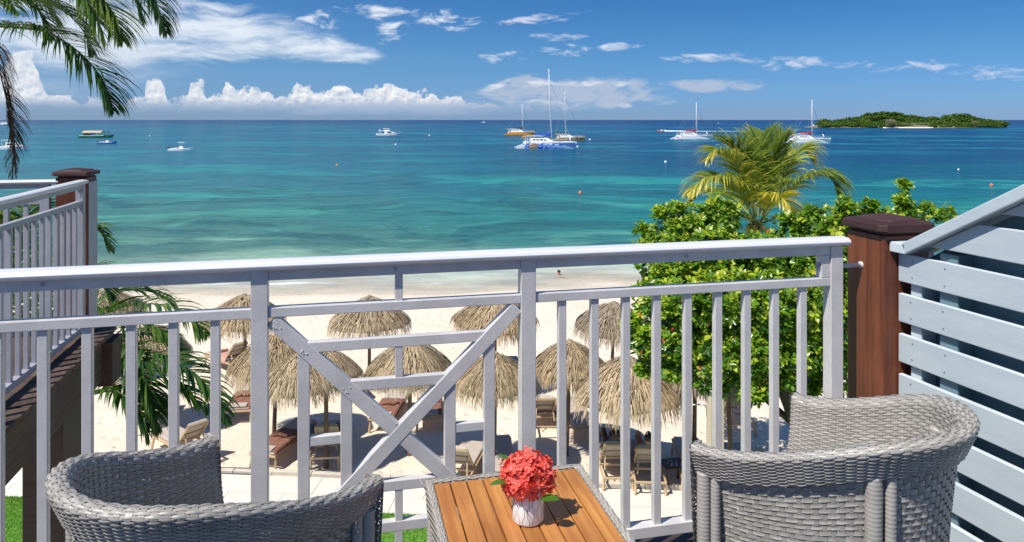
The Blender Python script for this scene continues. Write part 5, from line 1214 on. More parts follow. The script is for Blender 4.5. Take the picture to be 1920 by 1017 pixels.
def towel(px, Y, rz, mat, label, L=.9, flat=True, y0=.1, z=.428):
    """a towel draped over the cushion and hanging at the end and sides"""
    p = sandp(px, Y); rg = random.Random(int(px * 7)); n, m = 14, 16; secs = []
    for i in range(n + 1):
        row = []; v = i / n
        for j in range(m + 1):
            u = j / m * 2 - 1; x = u * .42; y = y0 - 1.05 + v * (L + .32); zz = z + .006 * sin(9 * u + 5 * v) + rg.uniform(0, .012)
            ox = max(abs(x) - .305, 0); x = math.copysign(min(abs(x), .305 + ox * .25), x) ; zz -= ox * 1.25
            oy = max(-.98 - y, 0); y = max(y, -.98 - oy * .2); zz -= oy * .95
            row.append((x, y, max(zz, .08)))
        secs.append(row)
    t = thing('beach_towel', label, 'towel', (p.x, p.y, SAND), rz)
    b = MB(); b.loft(secs, cap=False); ob = b.build('cloth', M[mat], t, smooth=True); sl = ob.modifiers.new('thick', 'SOLIDIFY'); sl.thickness = .012; sl.offset = 1
    b = MB(); b.tube([(-.2, y0 - .35, z + .04), (-.05, y0 - .28, z + .07), (.12, y0 - .33, z + .055), (.25, y0 - .2, z + .04)], [.03, .05, .045, .025], 8); b.build('fold', M[mat], t, smooth=True)
    return t
LG = [  # px, depth of the centre, heading, raised, label, towel
    (535, 18.0, -.25, False, 'brown towelled sun lounger nearest the kerb, beneath the near left parasol', 'towel'),
    (618, 17.9, .12, True, 'sun lounger with raised back beside the near left parasol pole', None),
    (869, 16.7, -.20, True, 'tan sun lounger with raised back and empty cushion, left of the middle upright post', None),
    (936, 17.0, .06, False, 'flat sun lounger with a plain taupe cushion left of the middle upright post', None),
    (733, 20.0, -.08, False, 'sun lounger draped with a terracotta towel in the upper half of the cross panel', 'towel'),
    (806, 20.1, .1, False, 'sun lounger with a brown towel beside the pole of the framed parasol', 'towel'),
    (1018, 19.6, .05, True, 'sun lounger with a rust coloured towel right of the middle upright post', None),
    (1080, 19.5, .2, False, 'sun lounger in the shade between the two right hand parasols', None),
    (1146, 16.95, .03, True, 'sunbather\'s tan sun lounger, left of the two under the largest parasol', None),
    (1210, 16.75, -.06, True, 'sunbather\'s tan sun lounger, right of the two under the largest parasol', None),
    (430, 24.0, .9, True, 'sun lounger with a rosy towel far left near the greyish parasol', None),
    (460, 20.6, .15, False, 'sun lounger with a brown towel under the middle row parasol at left', 'towel'),
    (650, 22.0, .5, False, 'sun lounger with a rosy towel behind the diagonal brace', 'towel_pink'),
    (345, 17.8, .9, True, 'sun lounger with a beige cushion behind the low palm fronds, nearer', None),
    (290, 19.8, .2, True, 'orange brown sun lounger behind the low palm fronds, farther', None),
    (1372, 19.8, .0, True, 'sun lounger in deep shade behind the cream pillar', None),
    (1392, 16.6, .05, True, 'tan sun lounger with raised back right of the cream pillar', None),
    (1296, 16.9, -.1, True, 'sun lounger with a pale cushion left of the cream pillar', None),
    (958, 23.0, .1, False, 'sun lounger with a rust coloured towel far behind the near parasol', 'towel'),
    (1136, 22.0, .3, False, 'sun lounger with a blue towel under the far row parasol', 'towel_blue')]
for i, (px, Y, rz, ra, lb, tw) in enumerate(LG):
    lounger(px, Y, rz, ra, lb)
    if tw: towel(px, Y, rz, tw, lb.replace('sun lounger', {'towel': 'brown beach towel', 'towel_pink': 'rosy beach towel', 'towel_blue': 'blue beach towel'}[tw] + ' on the sun lounger')[:110] if False else {
        535: 'brown towel hanging over the lounger end beneath the near left parasol', 733: 'terracotta towel draped on the lounger in the upper half of the cross panel', 806: 'brown towel on the lounger beside the framed parasol pole',
        460: 'brown towel on the lounger under the middle row parasol at left', 650: 'rosy towel spread on the lounger behind the diagonal brace', 958: 'rust coloured towel on the far lounger behind the near parasol', 1136: 'blue towel on the lounger under the far row parasol'}[px])
for px, Y, rz, mat, lb in [(618, 17.9, .12, 'towel', 'brown towel spread on the raised lounger by the near left parasol pole'), (1018, 19.6, .05, 'towel', 'rust coloured towel on the lounger right of the middle upright post'), (430, 24.0, .9, 'towel_pink', 'rosy towel on the far left lounger near the greyish parasol')]:
    t = towel(px, Y, rz, mat, lb, L=.7, y0=.75)
    t.location = sandp(px, Y)
# small tables
def beach_table(px, Y, label, glasses):
    p = sandp(px, Y); t = thing('beach_table', label, 'table', (p.x, p.y, SAND), .2)
    b = MB(); b.box((-.25, -.25, .42), (.25, .25, .46)); b.build('top', M['darkwood'], t, bev=.01)
    for sx_ in (-1, 1):
        for sy_ in (-1, 1): b = MB(); b.box((sx_ * .21 - .02, sy_ * .21 - .02, 0), (sx_ * .21 + .02, sy_ * .21 + .02, .4195)); b.build('leg', M['darkwood'], t)
    for i in range(glasses):
        q = p + Vector((-.15 + .1 * (i % 4), -.12 + .16 * (i // 4), .461)); g = thing('glass', 'clear drinking glass on the dark beach table beside the largest parasol', 'glass', q, 0, 'glasses on the beach table')
        b = MB(); b.lathe([(0, 0), (.024, 0), (.030, .11), (.028, .11), (.022, .01), (0, .01)], 10); b.build('tumbler', M['glass'], g, smooth=True)
beach_table(1262, 16.4, 'small dark table with glasses at the right of the largest parasol', 4)
beach_table(597, 18.3, 'small dark brown table at the pole of the near left parasol', 0)
# cream pillar
p = sandp(1341, 15.2); pl_ = thing('cream_pillar', 'cream rendered square pillar with a capstone among the shaded loungers', 'pillar', (p.x, p.y, SAND))
zt = EYE - (718 - 225) * 15.2 / 1400 - SAND
b = MB(); b.box((-.14, -.14, -.1), (.14, .14, zt - .14)); b.build('shaft', M['cream'], pl_, bev=.01)
b = MB(); b.loft([[(-w, -w, z), (w, -w, z), (w, w, z), (-w, w, z)] for w, z in ((.165, zt - .1395), (.19, zt - .12), (.19, zt - .04), (.165, zt), (.05, zt + .02))], closed=True); b.build('capstone', M['cream'], pl_, bev=.006)
p = sandp(1308, 15.6); fr_ = thing('metal_frame', 'thin pale rounded metal frame standing beside the cream pillar', 'frame', (p.x, p.y, SAND))
b = MB(); b.tube([(-.19, 0, 0), (-.19, 0, 1.95), (-.17, 0, 2.02), (-.11, 0, 2.05), (.11, 0, 2.05), (.17, 0, 2.02), (.19, 0, 1.95), (.19, 0, 0)], .016, 8); b.build('tube', M['mast'], fr_, smooth=True)

# people -------------------------------------------------------------
def person(name_label, joints, edges, radii, loc, rz, skin, group=None, extras=(), sub=2):
    t = thing('person', name_label, 'person', loc, rz, group)
    me = bpy.data.meshes.new('body'); me.from_pydata(joints, edges, []); me.materials.append(skin)
    o = put('body', me, t); sk = o.modifiers.new('skin', 'SKIN'); 
    for i, r in enumerate(radii): me.skin_vertices[0].data[i].radius = (r, r) if me.skin_vertices else (r, r)
    me.skin_vertices[0].data[0].use_root = True
    sb = o.modifiers.new('sub', 'SUBSURF'); sb.levels = sub; sb.render_levels = sub
    for p in me.polygons: p.use_smooth = True
    sk.use_smooth_shade = True
    return t
def skin_layer(me):
    if not me.skin_vertices:
        import bmesh
        bm = bmesh.new(); bm.from_mesh(me); bm.verts.layers.skin.verify(); bm.to_mesh(me); bm.free()
def person(label, joints, edges, radii, loc, rz, skin, group=None, sub=2):
    t = thing('person', label, 'person', loc, rz, group)
    me = bpy.data.meshes.new('body'); me.from_pydata(joints, edges, []); me.materials.append(skin); skin_layer(me)
    for i, r in enumerate(radii):
        d = me.skin_vertices[0].data[i]; d.radius = (r, r); d.use_root = (i == 0)
    o = put('body', me, t); sk = o.modifiers.new('skin', 'SKIN'); sk.use_smooth_shade = True
    sb = o.modifiers.new('sub', 'SUBSURF'); sb.levels = sub; sb.render_levels = sub
    return t
def sunbather(px, Y, rz, label, skin, suit, knees=True):
    # reclining on the raised lounger: hips at y=-.1, back up along 48 degrees towards -y, legs along +y
    a = radians(48); zb = .50
    def Q(l, x=0, n=0): return (x, -.10 - cos(a) * l - sin(a) * -n, zb + sin(a) * l + cos(a) * n)
    J = [(0, -.08, zb + .02), Q(.22), Q(.42), Q(.56), (0, -.10 - cos(a) * .66, zb + sin(a) * .68), (0, -.10 - cos(a) * .75, zb + sin(a) * .82)]
    Rr = [.13, .115, .13, .06, .085, .075]
    E = [(0, 1), (1, 2), (2, 3), (3, 4), (4, 5)]
    kz = .34 if knees else .08
    for sg in (1, -1):
        i = len(J); J += [(sg * .09, -.04, zb), (sg * .12, .38, zb + kz), (sg * .11, .78, zb + .0), (sg * .11, .90, zb + .06)]; Rr += [.09, .06, .04, .035]; E += [(0, i), (i, i + 1), (i + 1, i + 2), (i + 2, i + 3)]
        i = len(J); q = Q(.46, sg * .19); J += [q, (sg * .27, q[1] + .16, q[2] - .16), (sg * .10, q[1] + .34, q[2] - .06), (sg * .05, q[1] + .42, q[2] - .03)]; Rr += [.05, .04, .03, .028]; E += [(2, i), (i, i + 1), (i + 1, i + 2), (i + 2, i + 3)]
    p = sandp(px, Y); t = person(label, J, E, Rr, (p.x, p.y, SAND), rz, skin)
    h = MB(); hc = J[5]; h.ball((hc[0], hc[1] - .02, hc[2] + .03), (.10, .105, .10), 14, 9); h.build('hair', M['hair'], t, smooth=True)
    s_ = MB(); s_.loft([[(x * w, -.12 + d_, zb + z) for x, z in ((-1, -.06), (-.8, .13), (0, .16), (.8, .13), (1, -.06), (0, -.10))] for w, d_ in ((.15, -.03), (.16, .06), (.165, .14))], closed=True); s_.build('swimwear', suit, t, smooth=True)
    return t
sunbather(1146, 16.95, .03, 'person with dark hair reclining in red on the lounger left under the largest parasol', M['skin_dark'], M['flowerred'])
sunbather(1210, 16.75, -.06, 'person in black with raised knees on the right lounger under the largest parasol', M['skin'], M['black'])
def swimmer(px, py, label, skin, group=None, arm=0):
    p = sea(px, py); J = [(0, 0, -.55), (0, 0, -.2), (0, 0, .02), (0, 0, .12), (0, -.01, .24), (0, 0, .33)]; Rr = [.13, .13, .13, .055, .085, .07]; E = [(0, 1), (1, 2), (2, 3), (3, 4), (4, 5)]
    for sg in (1, -1):
        i = len(J); J += [(sg * .18, 0, .02), (sg * .34, -.1, -.05), (sg * .42, -.28, -.02 + arm * .2)]; Rr += [.05, .04, .03]; E += [(2, i), (i, i + 1), (i + 1, i + 2)]
        i = len(J); J += [(sg * .09, 0, -.65), (sg * .1, .1, -1.0), (sg * .1, .2, -1.35)]; Rr += [.08, .06, .04]; E += [(0, i), (i, i + 1), (i + 1, i + 2)]
    t = person(label, J, E, Rr, (p.x, p.y, -.12), 0, skin); h = MB(); h.ball((0, .02, .30), (.095, .10, .10), 12, 8); h.build('hair', M['hair'], t, smooth=True)
swimmer(775, 507, 'person bathing in the shallows beside the blue float', M['skin'])
swimmer(766, 506, 'person leaning on the blue float in the shallows', M['skin'])
swimmer(1048, 516, 'person standing chest deep in the shallows, pinkish, right of the middle post', M['skin'])
p = sea(759, 508); ft = thing('blue_float', 'blue and white inflatable float on the shallow water by the bathers', 'float', (p.x, p.y, .02))
b = MB(); pts = [(cos(2 * pi * i / 20) * .45, sin(2 * pi * i / 20) * .3, .06) for i in range(21)]; b.tube(pts, .09, 8, cap=False); b.build('ring', M['bluehull'], ft, smooth=True)
b = MB(); b.box((-.35, -.2, .03), (.35, .2, .07)); b.build('mattress', M['gel'], ft, bev=.02)

# ================================================================== boats
def hull_secs(L, Bm, free, n=14, stern=.85, bow_rake=.06, sheer=.12, flare=1.05, z0=-.25, ymul=1.0, fullness=.5):
    secs = []
    for i in range(n + 1):
        u = i / n; x = -L / 2 + L * u
        w = Bm / 2 * (stern + (1 - stern) * min(u / .3, 1)) if u < .35 else Bm / 2 * max(1 - ((u - .35) / .65) ** (2.0 + fullness), .015)
        ft_ = free * (1 + sheer * (2 * u - .7) ** 2 * (1 if u > .35 else .2)); xb = x - bow_rake * L * max(u - .8, 0) / .2 * 1.0
        secs.append([(xb, -w * .72, z0), (xb + (x - xb) * .4, -w * .94, z0 + .35 * (ft_ - z0)), (x, -w * flare, ft_), (x, w * flare, ft_), (xb + (x - xb) * .4, w * .94, z0 + .35 * (ft_ - z0)), (xb, w * .72, z0)])
    return secs
def catamaran(px0, px1, wl, label, mastpx, masttop, hullmat, boom, raked=True, graphic=False, beam=.42, name='sailing_catamaran', jib=None, lettering=None, heading=.08, cabin=True, stay='wire'):
    Y = EYE * 1400 / (wl - 225); L = (px1 - px0) * Y / 1400.0 / cos(heading) * .985; cx = ((px0 + px1) / 2 - 960) * Y / 1400.0
    Bm = L * beam; hb = L * .088
    t = thing(name, label, 'catamaran', (cx, Y + 2, 0), heading, 'sailing catamarans moored in the bay' if name == 'sailing_catamaran' else None)
    for k, sy_ in enumerate((-1, 1)):
        yc = sy_ * (Bm / 2 - hb / 2); secs = hull_secs(L, hb, L * .102, stern=.75, bow_rake=.03, sheer=.10, flare=1.0); secs = [[(x, y + yc, z) for x, y, z in s_] for s_ in secs]
        # stern scoop: lower the last sections
        for i in (0, 1, 2): secs[i] = [(x, y, min(z, L * (.018 + .026 * i)) if z > 0 else z) for x, y, z in secs[i]]
        b = MB(); b.loft(secs, closed=True); b.build('hull', hullmat, t, smooth=False, bev=.03)
        b = MB(); b.box((-L * .35, yc - hb * .5, L * .1022), (L * .46, yc + hb * .5, L * .109)); b.build('deck_edge', M['gel'], t)
        if hullmat not in (M['gel'],) and not graphic:
            b = MB(); b.box((-L * .46, yc - hb * .56, -.05), (L * .44, yc + hb * .56, .10)); b.build('waterline_stripe', M['black'] if hullmat is not M['gel'] else M['gel'], t)
        else:
            b = MB(); b.box((-L * .44, yc - hb * .36, -.05), (L * .40, yc + hb * .36, .05)); b.build('waterline_stripe', M['black'], t)
    dz = L * .108
    b = MB(); b.box((-L * .36, -Bm / 2 + hb * .6, dz * .62), (L * .12, Bm / 2 - hb * .6, dz * .99)); b.box((L * .12, -Bm / 2 + hb * .6, dz * .80), (L * .38, Bm / 2 - hb * .6, dz * .86)); b.build('bridge_deck', M['gel'], t, bev=.02)
    b = MB(); b.tube([(L * .44, -Bm / 2 + hb / 2, dz * .95), (L * .44, Bm / 2 - hb / 2, dz * .95)], .12, 8); b.build('crossbeam', M['mast'], t, smooth=True)
    if cabin:
        ch = L * .072; cw = Bm * .36
        secs = [[(x, -w, dz), (x, -w * .96, dz + h * .6), (x, -w * .8, dz + h), (x, w * .8, dz + h), (x, w * .96, dz + h * .6), (x, w, dz)] for x, w, h in ((-L * .26, cw, ch), (-L * .10, cw, ch * 1.05), (L * .02, cw * .95, ch * .9), (L * .10, cw * .85, ch * .35), (L * .14, cw * .8, ch * .05))]
        b = MB(); b.loft(secs, closed=True); b.build('cabin', M['gel'], t, bev=.04)
        for i in range(4):
            x0 = -L * .235 + i * L * .06; b = MB(); h = ch * (.30 if i < 3 else .22); b.box((x0, -cw - .03, dz + ch * .42), (x0 + L * .045, -cw + .06, dz + ch * .42 + h)); b.build('window', M['window'], t)
        b = MB(); b.add([(L * .035, -cw * .7, dz + ch * .85), (L * .035, cw * .7, dz + ch * .85), (L * .10, cw * .7, dz + ch * .42), (L * .10, -cw * .7, dz + ch * .42)], [(0, 3, 2, 1)]); b.build('windscreen', M['window'], t)
        b = MB(); b.box((-L * .33, -cw * .95, dz + ch * 1.32), (-L * .06, cw * .95, dz + ch * 1.40))
        for x in (-L * .32, -L * .2, -L * .08):
            for s2 in (-1, 1): b.box((x - .05, s2 * cw * .85 - .05, dz * .95), (x + .05, s2 * cw * .85 + .05, dz + ch * 1.3199))
        b.build('hardtop', M['gel'], t, bev=.02)
    # railings
    b = MB()
    for s2 in (-1, 1):
        yy_ = s2 * (Bm / 2 - .15); xs_ = [-L * .34 + L * .80 * i / 9 for i in range(10)]
        for x in xs_: b.tube([(x, yy_, dz * .95), (x, yy_, dz + .75)], .022, 4)
        b.tube([(xs_[0], yy_, dz + .75), (xs_[-1], yy_, dz + .75)], .02, 4); b.tube([(xs_[0], yy_, dz + .4), (xs_[-1], yy_, dz + .4)], .014, 4)
    b.build('guard_rail', M['mast'], t)
    mx = (mastpx[0] - 960) * (Y + 2) / 1400.0 - cx; mz = EYE - (masttop[1] - 225) * (Y + 2) / 1400.0; mtx = (masttop[0] - 960) * (Y + 2) / 1400.0 - cx
    foot = Vector((mx / cos(heading), 0, dz + (L * .07 if cabin else 0))); top = Vector((mtx / cos(heading), 0, mz))
    b = MB(); b.tube([foot - Vector((0, 0, L * .02)), foot.lerp(top, .6), top], [L * .0115, L * .010, L * .006], 8); b.build('mast', M['mast'], t, smooth=True)
    b = MB()
    for f in (.32, .64): q = foot.lerp(top, f); b.bar(q + Vector((0, -L * .045, 0)), q + Vector((0, L * .045, 0)), .10, .06); b.bar(q + Vector((-L * .028, 0, 0)), q + Vector((L * .028, 0, 0)), .10, .07)
    b.build('spreader', M['mast'], t)
    bow = Vector((L * .44, 0, dz)); st1 = Vector((-L * .42, -Bm * .4, dz)); st2 = Vector((-L * .42, Bm * .4, dz)); hd_ = foot.lerp(top, .86)
    b = MB(); b.tube([bow, hd_], L * .0028, 5); b.build('forestay', M[stay], t)
    for e_ in (st1, st2, Vector((mx - .5, -Bm * .48, dz)), Vector((mx - .5, Bm * .48, dz))): b = MB(); b.tube([e_, top - Vector((0, 0, .3))], .022, 4); b.build('stay', M['wire'], t)
    b = MB(); bz = foot.z + L * .035; b.tube([foot + Vector((0, 0, L * .035)), (foot.x - L * .30, 0, bz)], [L * .006, L * .005], 6); b.build('boom', M['mast'], t)
    b = MB(); n = 12; b.tube([(foot.x - .1 - L * .29 * i / n, .03 * sin(i * 2), bz + L * .016 + L * .003 * sin(i * 1.7)) for i in range(n + 1)], [L * (.022 - .010 * i / n + .002 * (i % 2)) for i in range(n + 1)], 8); b.build('furled_sail', M[boom], t, smooth=True)
    if jib: b = MB(); b.tube([bow + Vector((-.2, 0, .4)), bow + Vector((-.45, 0, L * .05)), bow + Vector((-.9, 0, L * .10))], [L * .012, L * .016, L * .003], 6); b.build('furled_jib', M[jib], t, smooth=True)
    b = MB(); b.tube([(-L * .34, -Bm * .3, dz), (-L * .36, -Bm * .3, dz + L * .11)], .03, 4); fx = -L * .36; b.loft([[(fx, -Bm * .3, dz + L * .11), (fx, -Bm * .3, dz + L * .08)], [(fx - .5, -Bm * .3 + .1, dz + L * .107), (fx - .5, -Bm * .3 + .1, dz + L * .078)], [(fx - 1.0, -Bm * .3, dz + L * .104), (fx - 1, -Bm * .3, dz + L * .074)]], cap=False); b.build('flag', M['yellow'], t)
    if lettering:
        txt, size, xo, zo, mt_ = lettering
        cu = bpy.data.curves.new('lettering', 'FONT'); cu.body = txt; cu.size = size; cu.extrude = .01; cu.shear = .2 if len(txt) > 5 else 0
        tmp = bpy.data.objects.new('tmp', cu); col.objects.link(tmp); bpy.context.view_layer.update(); me = bpy.data.meshes.new_from_object(tmp); bpy.data.objects.remove(tmp)
        me.materials.clear(); me.materials.append(mt_); put('lettering', me, t, (xo, -Bm / 2 - hb * .06, zo), (pi / 2 - .0, 0, 0))
    return t, L, Bm, Y
catamaran(966, 1081, 279, 'large white sailing catamaran with blue wave artwork on its hull and a blue furled sail', (1034, 0), (1029, 130), M['graphic'], 'sailblue', graphic=True, jib='gel', lettering=('KATT', 1.25, 5.6, .45, M['sailblue']), heading=.10)
catamaran(1036, 1098, 264, 'gold hulled catamaran with black script behind the blue and white one', (1061, 0), (1058.5, 173), M['gold'], 'sailblack', lettering=('Sea Gust', 1.7, -.8, .35, M['black']), heading=.05, stay='wire_dark')
catamaran(944, 1004, 254, 'yellow catamaran with a black furled sail farther out behind the others', (980.5, 0), (979, 196), M['yellow'], 'sailblack', heading=.04, stay='wire_dark')
catamaran(1262, 1336, 262, 'white catamaran with a red furled sail moored left of the coconut palm', (1306, 0), (1306, 192), M['gel'], 'sailred', jib='gel', heading=.12, stay='wire_dark')
catamaran(1474, 1558, 269, 'white catamaran with a red furled sail moored between the coconut palm and the island', (1523, 0), (1523, 187), M['gel'], 'sailred', jib='gel', heading=.10, stay='wire_dark')

def boat_base(px0, px1, wl, name, label, cat, heading=0.0, group=None):
    Y = EYE * 1400 / (wl - 225); L = (px1 - px0) * Y / 1400.0; cx = ((px0 + px1) / 2 - 960) * Y / 1400.0
    return thing(name, label, cat, (cx, Y + 1, 0), heading, group), L
def motor_yacht():
    t, L = boat_base(705, 752, 255.5, 'motor_yacht', 'white flybridge motor yacht moored left of the catamarans', 'yacht', .06)
    b = MB(); b.loft(hull_secs(L, L * .28, L * .105, stern=.9, bow_rake=.12, sheer=.45, flare=1.05), closed=True); b.build('hull', M['gel'], t, bev=.03)
    b = MB(); b.box((-L * .47, -L * .125, -.06), (L * .34, L * .125, .10)); b.build('waterline_stripe', M['black'], t)
    z = L * .105; w = L * .12
    b = MB(); b.loft([[(x, -w * k, z * .9), (x, -w * k * .85, z + h), (x, w * k * .85, z + h), (x, w * k, z * .9)] for x, k, h in ((-L * .22, 1, L * .085), (-L * .02, 1, L * .085), (L * .10, .95, L * .07), (L * .24, .7, L * .025), (L * .36, .4, L * .005))], closed=True); b.build('cabin', M['gel'], t, bev=.03)
    b = MB(); b.box((-L * .40, -w * .95, z + L * .086), (L * .02, w * .95, z + L * .10)); b.build('flybridge_deck', M['gel'], t, bev=.03)
    b = MB(); b.loft([[(x, -w * .8, z + L * .10), (x, -w * .75, z + L * .10 + h), (x, w * .75, z + L * .10 + h), (x, w * .8, z + L * .10)] for x, h in ((-L * .20, L * .035), (L * .0, L * .04), (L * .07, L * .01))], closed=True); b.build('flybridge', M['gel'], t, bev=.03)
    b = MB(); b.tube([(-L * .38, -w * .9, z + L * .09), (-L * .34, -w * .85, z + L * .155), (-L * .34, w * .85, z + L * .155), (-L * .38, w * .9, z + L * .09)], L * .012, 6); b.build('radar_arch', M['gel'], t, smooth=True)
    b = MB(); b.box((-L * .22, -w * .7, z + L * .185), (L * .03, w * .7, z + L * .20))
    for x in (-L * .2, L * .0): b.bar((x, -w * .6, z + L * .13), (x, -w * .6, z + L * .186), .06, .06); b.bar((x, w * .6, z + L * .13), (x, w * .6, z + L * .186), .06, .06)
    b.build('bimini', M['gel'], t)
    for x0, x1, h0, h1 in ((-L * .08, L * .14, .018, .06), (-L * .25, -L * .12, .01, .07)):
        b = MB(); b.add([(x0, -w * .99 - .04, z + L * h0), (x1, -w * .92 - .04, z + L * h0), (x1 - L * .05, -w * .88, z + L * h1), (x0 + L * .03, -w * .92, z + L * h1)], [(0, 1, 2, 3)]); b.build('window', M['window'], t)
    b = MB(); b.add([(L * .02, -w * .7, z + L * .112), (L * .02, w * .7, z + L * .112), (L * .10, w * .6, z + L * .082), (L * .10, -w * .6, z + L * .082)], [(0, 3, 2, 1)]); b.build('windscreen', M['window'], t)
    b = MB()
    for i in range(8): x = L * (.14 + .04 * i); b.tube([(x, -w * (1 - .1 * i), z), (x, -w * (1 - .1 * i), z + .8)], .02, 4)
    b.tube([(L * .14, -w, z + .8), (L * .42, -w * .3, z + .9)], .02, 4); b.build('bow_rail', M['mast'], t)
motor_yacht()
def green_boat():
    t, L = boat_base(147, 214, 258.5, 'party_boat', 'green wooden tour boat with a thatched roof and blue side curtain', 'boat', -.03)
    b = MB(); b.loft(hull_secs(L, L * .24, L * .055, stern=.8, bow_rake=.10, sheer=.35), closed=True); b.build('hull', M['green'], t, bev=.03)
    b = MB(); b.loft([[(x, -L * .128, z), (x, -L * .122, z + .22), (x, L * .122, z + .22), (x, L * .128, z)] for x, z in ((-L * .45, L * .05), (0, L * .054), (L * .25, L * .056))], closed=True); b.build('gunwale', pm('pale_green_trim', (.25, .5, .3), rough=.6), t)
    rz0, rz1 = L * .15, L * .195
    b = MB(); b.loft([[(x, -L * .12, rz0), (x, -L * .08, rz0 + (rz1 - rz0) * .6), (x, 0, rz1), (x, L * .08, rz0 + (rz1 - rz0) * .6), (x, L * .12, rz0)] for x in (-L * .37, -L * .2, 0, L * .17)]); b.build('thatched_roof', M['thatch'], t)
    b = MB(); rg = random.Random(3)
    for i in range(120): x = -L * .37 + L * .54 * i / 119; b.bar((x, -L * .12, rz0 + .1), (x + rg.uniform(-.05, .05), -L * .125, rz0 - rg.uniform(.2, .5)), .08, .02)
    b.build('roof_fringe', M['thatch'], t, kind='stuff')
    for x in (-L * .35, -L * .2, -L * .02, L * .15):
        for s2 in (-1, 1): b = MB(); b.box((x - .06, s2 * L * .105 - .06, L * .05), (x + .06, s2 * L * .105 + .06, rz0 + .05)); b.build('post', M['pole'], t)
    b = MB(); b.box((-L * .12, -L * .112, L * .06), (-L * .03, -L * .107, L * .135)); b.build('side_curtain', M['sailblue'], t)
    b = MB(); b.box((-L * .34, -L * .09, L * .055), (-L * .14, L * .09, L * .12)); b.build('bar_counter', M['darkwood'], t)
    b = MB()
    for i in range(11): x = L * (.17 + .027 * i); b.tube([(x, -L * .1, L * .05), (x, -L * .1, L * .085)], .05, 4)
    b.tube([(L * .17, -L * .1, L * .085), (L * .46, -L * .07, L * .09)], .05, 4); b.build('bow_rail', M['pole'], t)
    b = MB(); b.tube([(L * .31, 0, L * .05), (L * .31, 0, L * .17)], .06, 6)
    for k in range(9):
        a = k * .7; b.loft([[(L * .31, 0, L * .17), (L * .31 + .03, .02, L * .172)], [(L * .31 + cos(a) * .7, sin(a) * .7, L * .175), (L * .31 + cos(a + .3) * .7, sin(a + .3) * .7, L * .172)], [(L * .31 + cos(a) * 1.2, sin(a) * 1.2, L * .145), (L * .31 + cos(a + .1) * 1.2, sin(a + .1) * 1.2, L * .143)]], cap=False)
    b.build('decorative_palm', M['palm'], t)
green_boat()
def small_boat(px0, px1, wl, name, label, cat, hullm, top=False, cabin=False, engine=True, heading=0., flip=False):
    t, L = boat_base(px0, px1, wl, name, label, cat, heading + (pi if flip else 0))
    b = MB(); b.loft(hull_secs(L, L * .28, L * .085, stern=.9, bow_rake=.10, sheer=.5, flare=1.05), closed=True); b.build('hull', M[hullm], t, bev=.02)
    z = L * .085
    b = MB(); b.loft([[(x, -w, z), (x, -w * .9, z + .06), (x, w * .9, z + .06), (x, w, z)] for x, w in ((-L * .48, L * .135), (0, L * .15), (L * .2, L * .13), (L * .36, L * .06))], closed=True); b.build('deck', M['gel'], t)
    if engine: b = MB(); b.box((-L * .55, -.22, z * .9), (-L * .47, .22, z + L * .07)); b.box((-L * .54, -.08, -.3), (-L * .50, .08, z)); b.build('outboard_motor', M['black'], t, bev=.04)
    b = MB(); b.loft([[(x, -w, z), (x, -w * .8, z + h), (x, w * .8, z + h), (x, w, z)] for x, w, h in ((-L * .08, L * .06, L * .09), (L * .02, L * .06, L * .10), (L * .08, L * .055, L * .02))], closed=True); b.build('console', M['gel'], t, bev=.02)
    b = MB(); b.add([(L * .0, -L * .05, z + L * .10), (L * .0, L * .05, z + L * .10), (L * .04, L * .05, z + L * .06), (L * .04, -L * .05, z + L * .06)], [(0, 3, 2, 1)]); b.build('windscreen', M['window'], t)
    b = MB(); b.box((-L * .25, -L * .09, z), (-L * .17, L * .09, z + L * .05)); b.build('seat', M['cushion'], t, bev=.02)
    if top:
        b = MB(); b.box((-L * .13, -L * .1, z + L * .24), (L * .12, L * .1, z + L * .255)); b.build('top_canopy', M['gel'], t, bev=.01)
        b = MB()
        for x in (-L * .08, L * .05):
            for s2 in (-1, 1): b.bar((x, s2 * L * .07, z), (x, s2 * L * .07, z + L * .241), .035, .035)
        b.build('canopy_post', M['mast'], t)
    if cabin:
        b = MB(); b.loft([[(x, -w, z), (x, -w * .85, z + h), (x, w * .85, z + h), (x, w, z)] for x, w, h in ((-L * .15, L * .11, L * .13), (L * .1, L * .11, L * .12), (L * .24, L * .08, L * .03))], closed=True); b.build('cabin', M['gel'], t, bev=.03)
        b = MB(); b.box((-L * .12, -L * .109, z + L * .06), (L * .08, -L * .10, z + L * .10)); b.build('window', M['window'], t)
        b = MB(); b.box((-L * .3, -L * .1, z + L * .19), (L * .0, L * .1, z + L * .2));
        for x in (-L * .28, -L * .02): b.bar((x, -L * .09, z), (x, -L * .09, z + L * .19), .05, .05); b.bar((x, L * .09, z), (x, L * .09, z + L * .19), .05, .05)
        b.build('bimini', M['gel'], t)
    return t, L
small_boat(181, 217, 270.3, 'skiff', 'small blue open skiff moored below the green tour boat', 'boat', 'bluehull', heading=.02)
small_boat(314, 362, 283.5, 'centre_console_boat', 'white open motorboat with a small T-top and black outboard motor', 'motorboat', 'gel', top=True, heading=.02)
small_boat(-12, 53, 281.5, 'cabin_cruiser', 'white cabin cruiser at the left edge behind the dead palm frond', 'motorboat', 'gel', cabin=True, engine=False)
small_boat(-6, 20, 235.0, 'distant_motorboat', 'tiny distant white motorboat near the horizon at the left edge', 'motorboat', 'gel', cabin=True, engine=False)
small_boat(902, 912, 230.6, 'distant_motorboat', 'tiny white motorboat near the horizon left of the yellow catamaran', 'motorboat', 'gel', cabin=True, engine=False)
small_boat(1345, 1350, 231.5, 'distant_motorboat', 'tiny white motorboat near the horizon left of the coconut palm', 'motorboat', 'gel', engine=False)
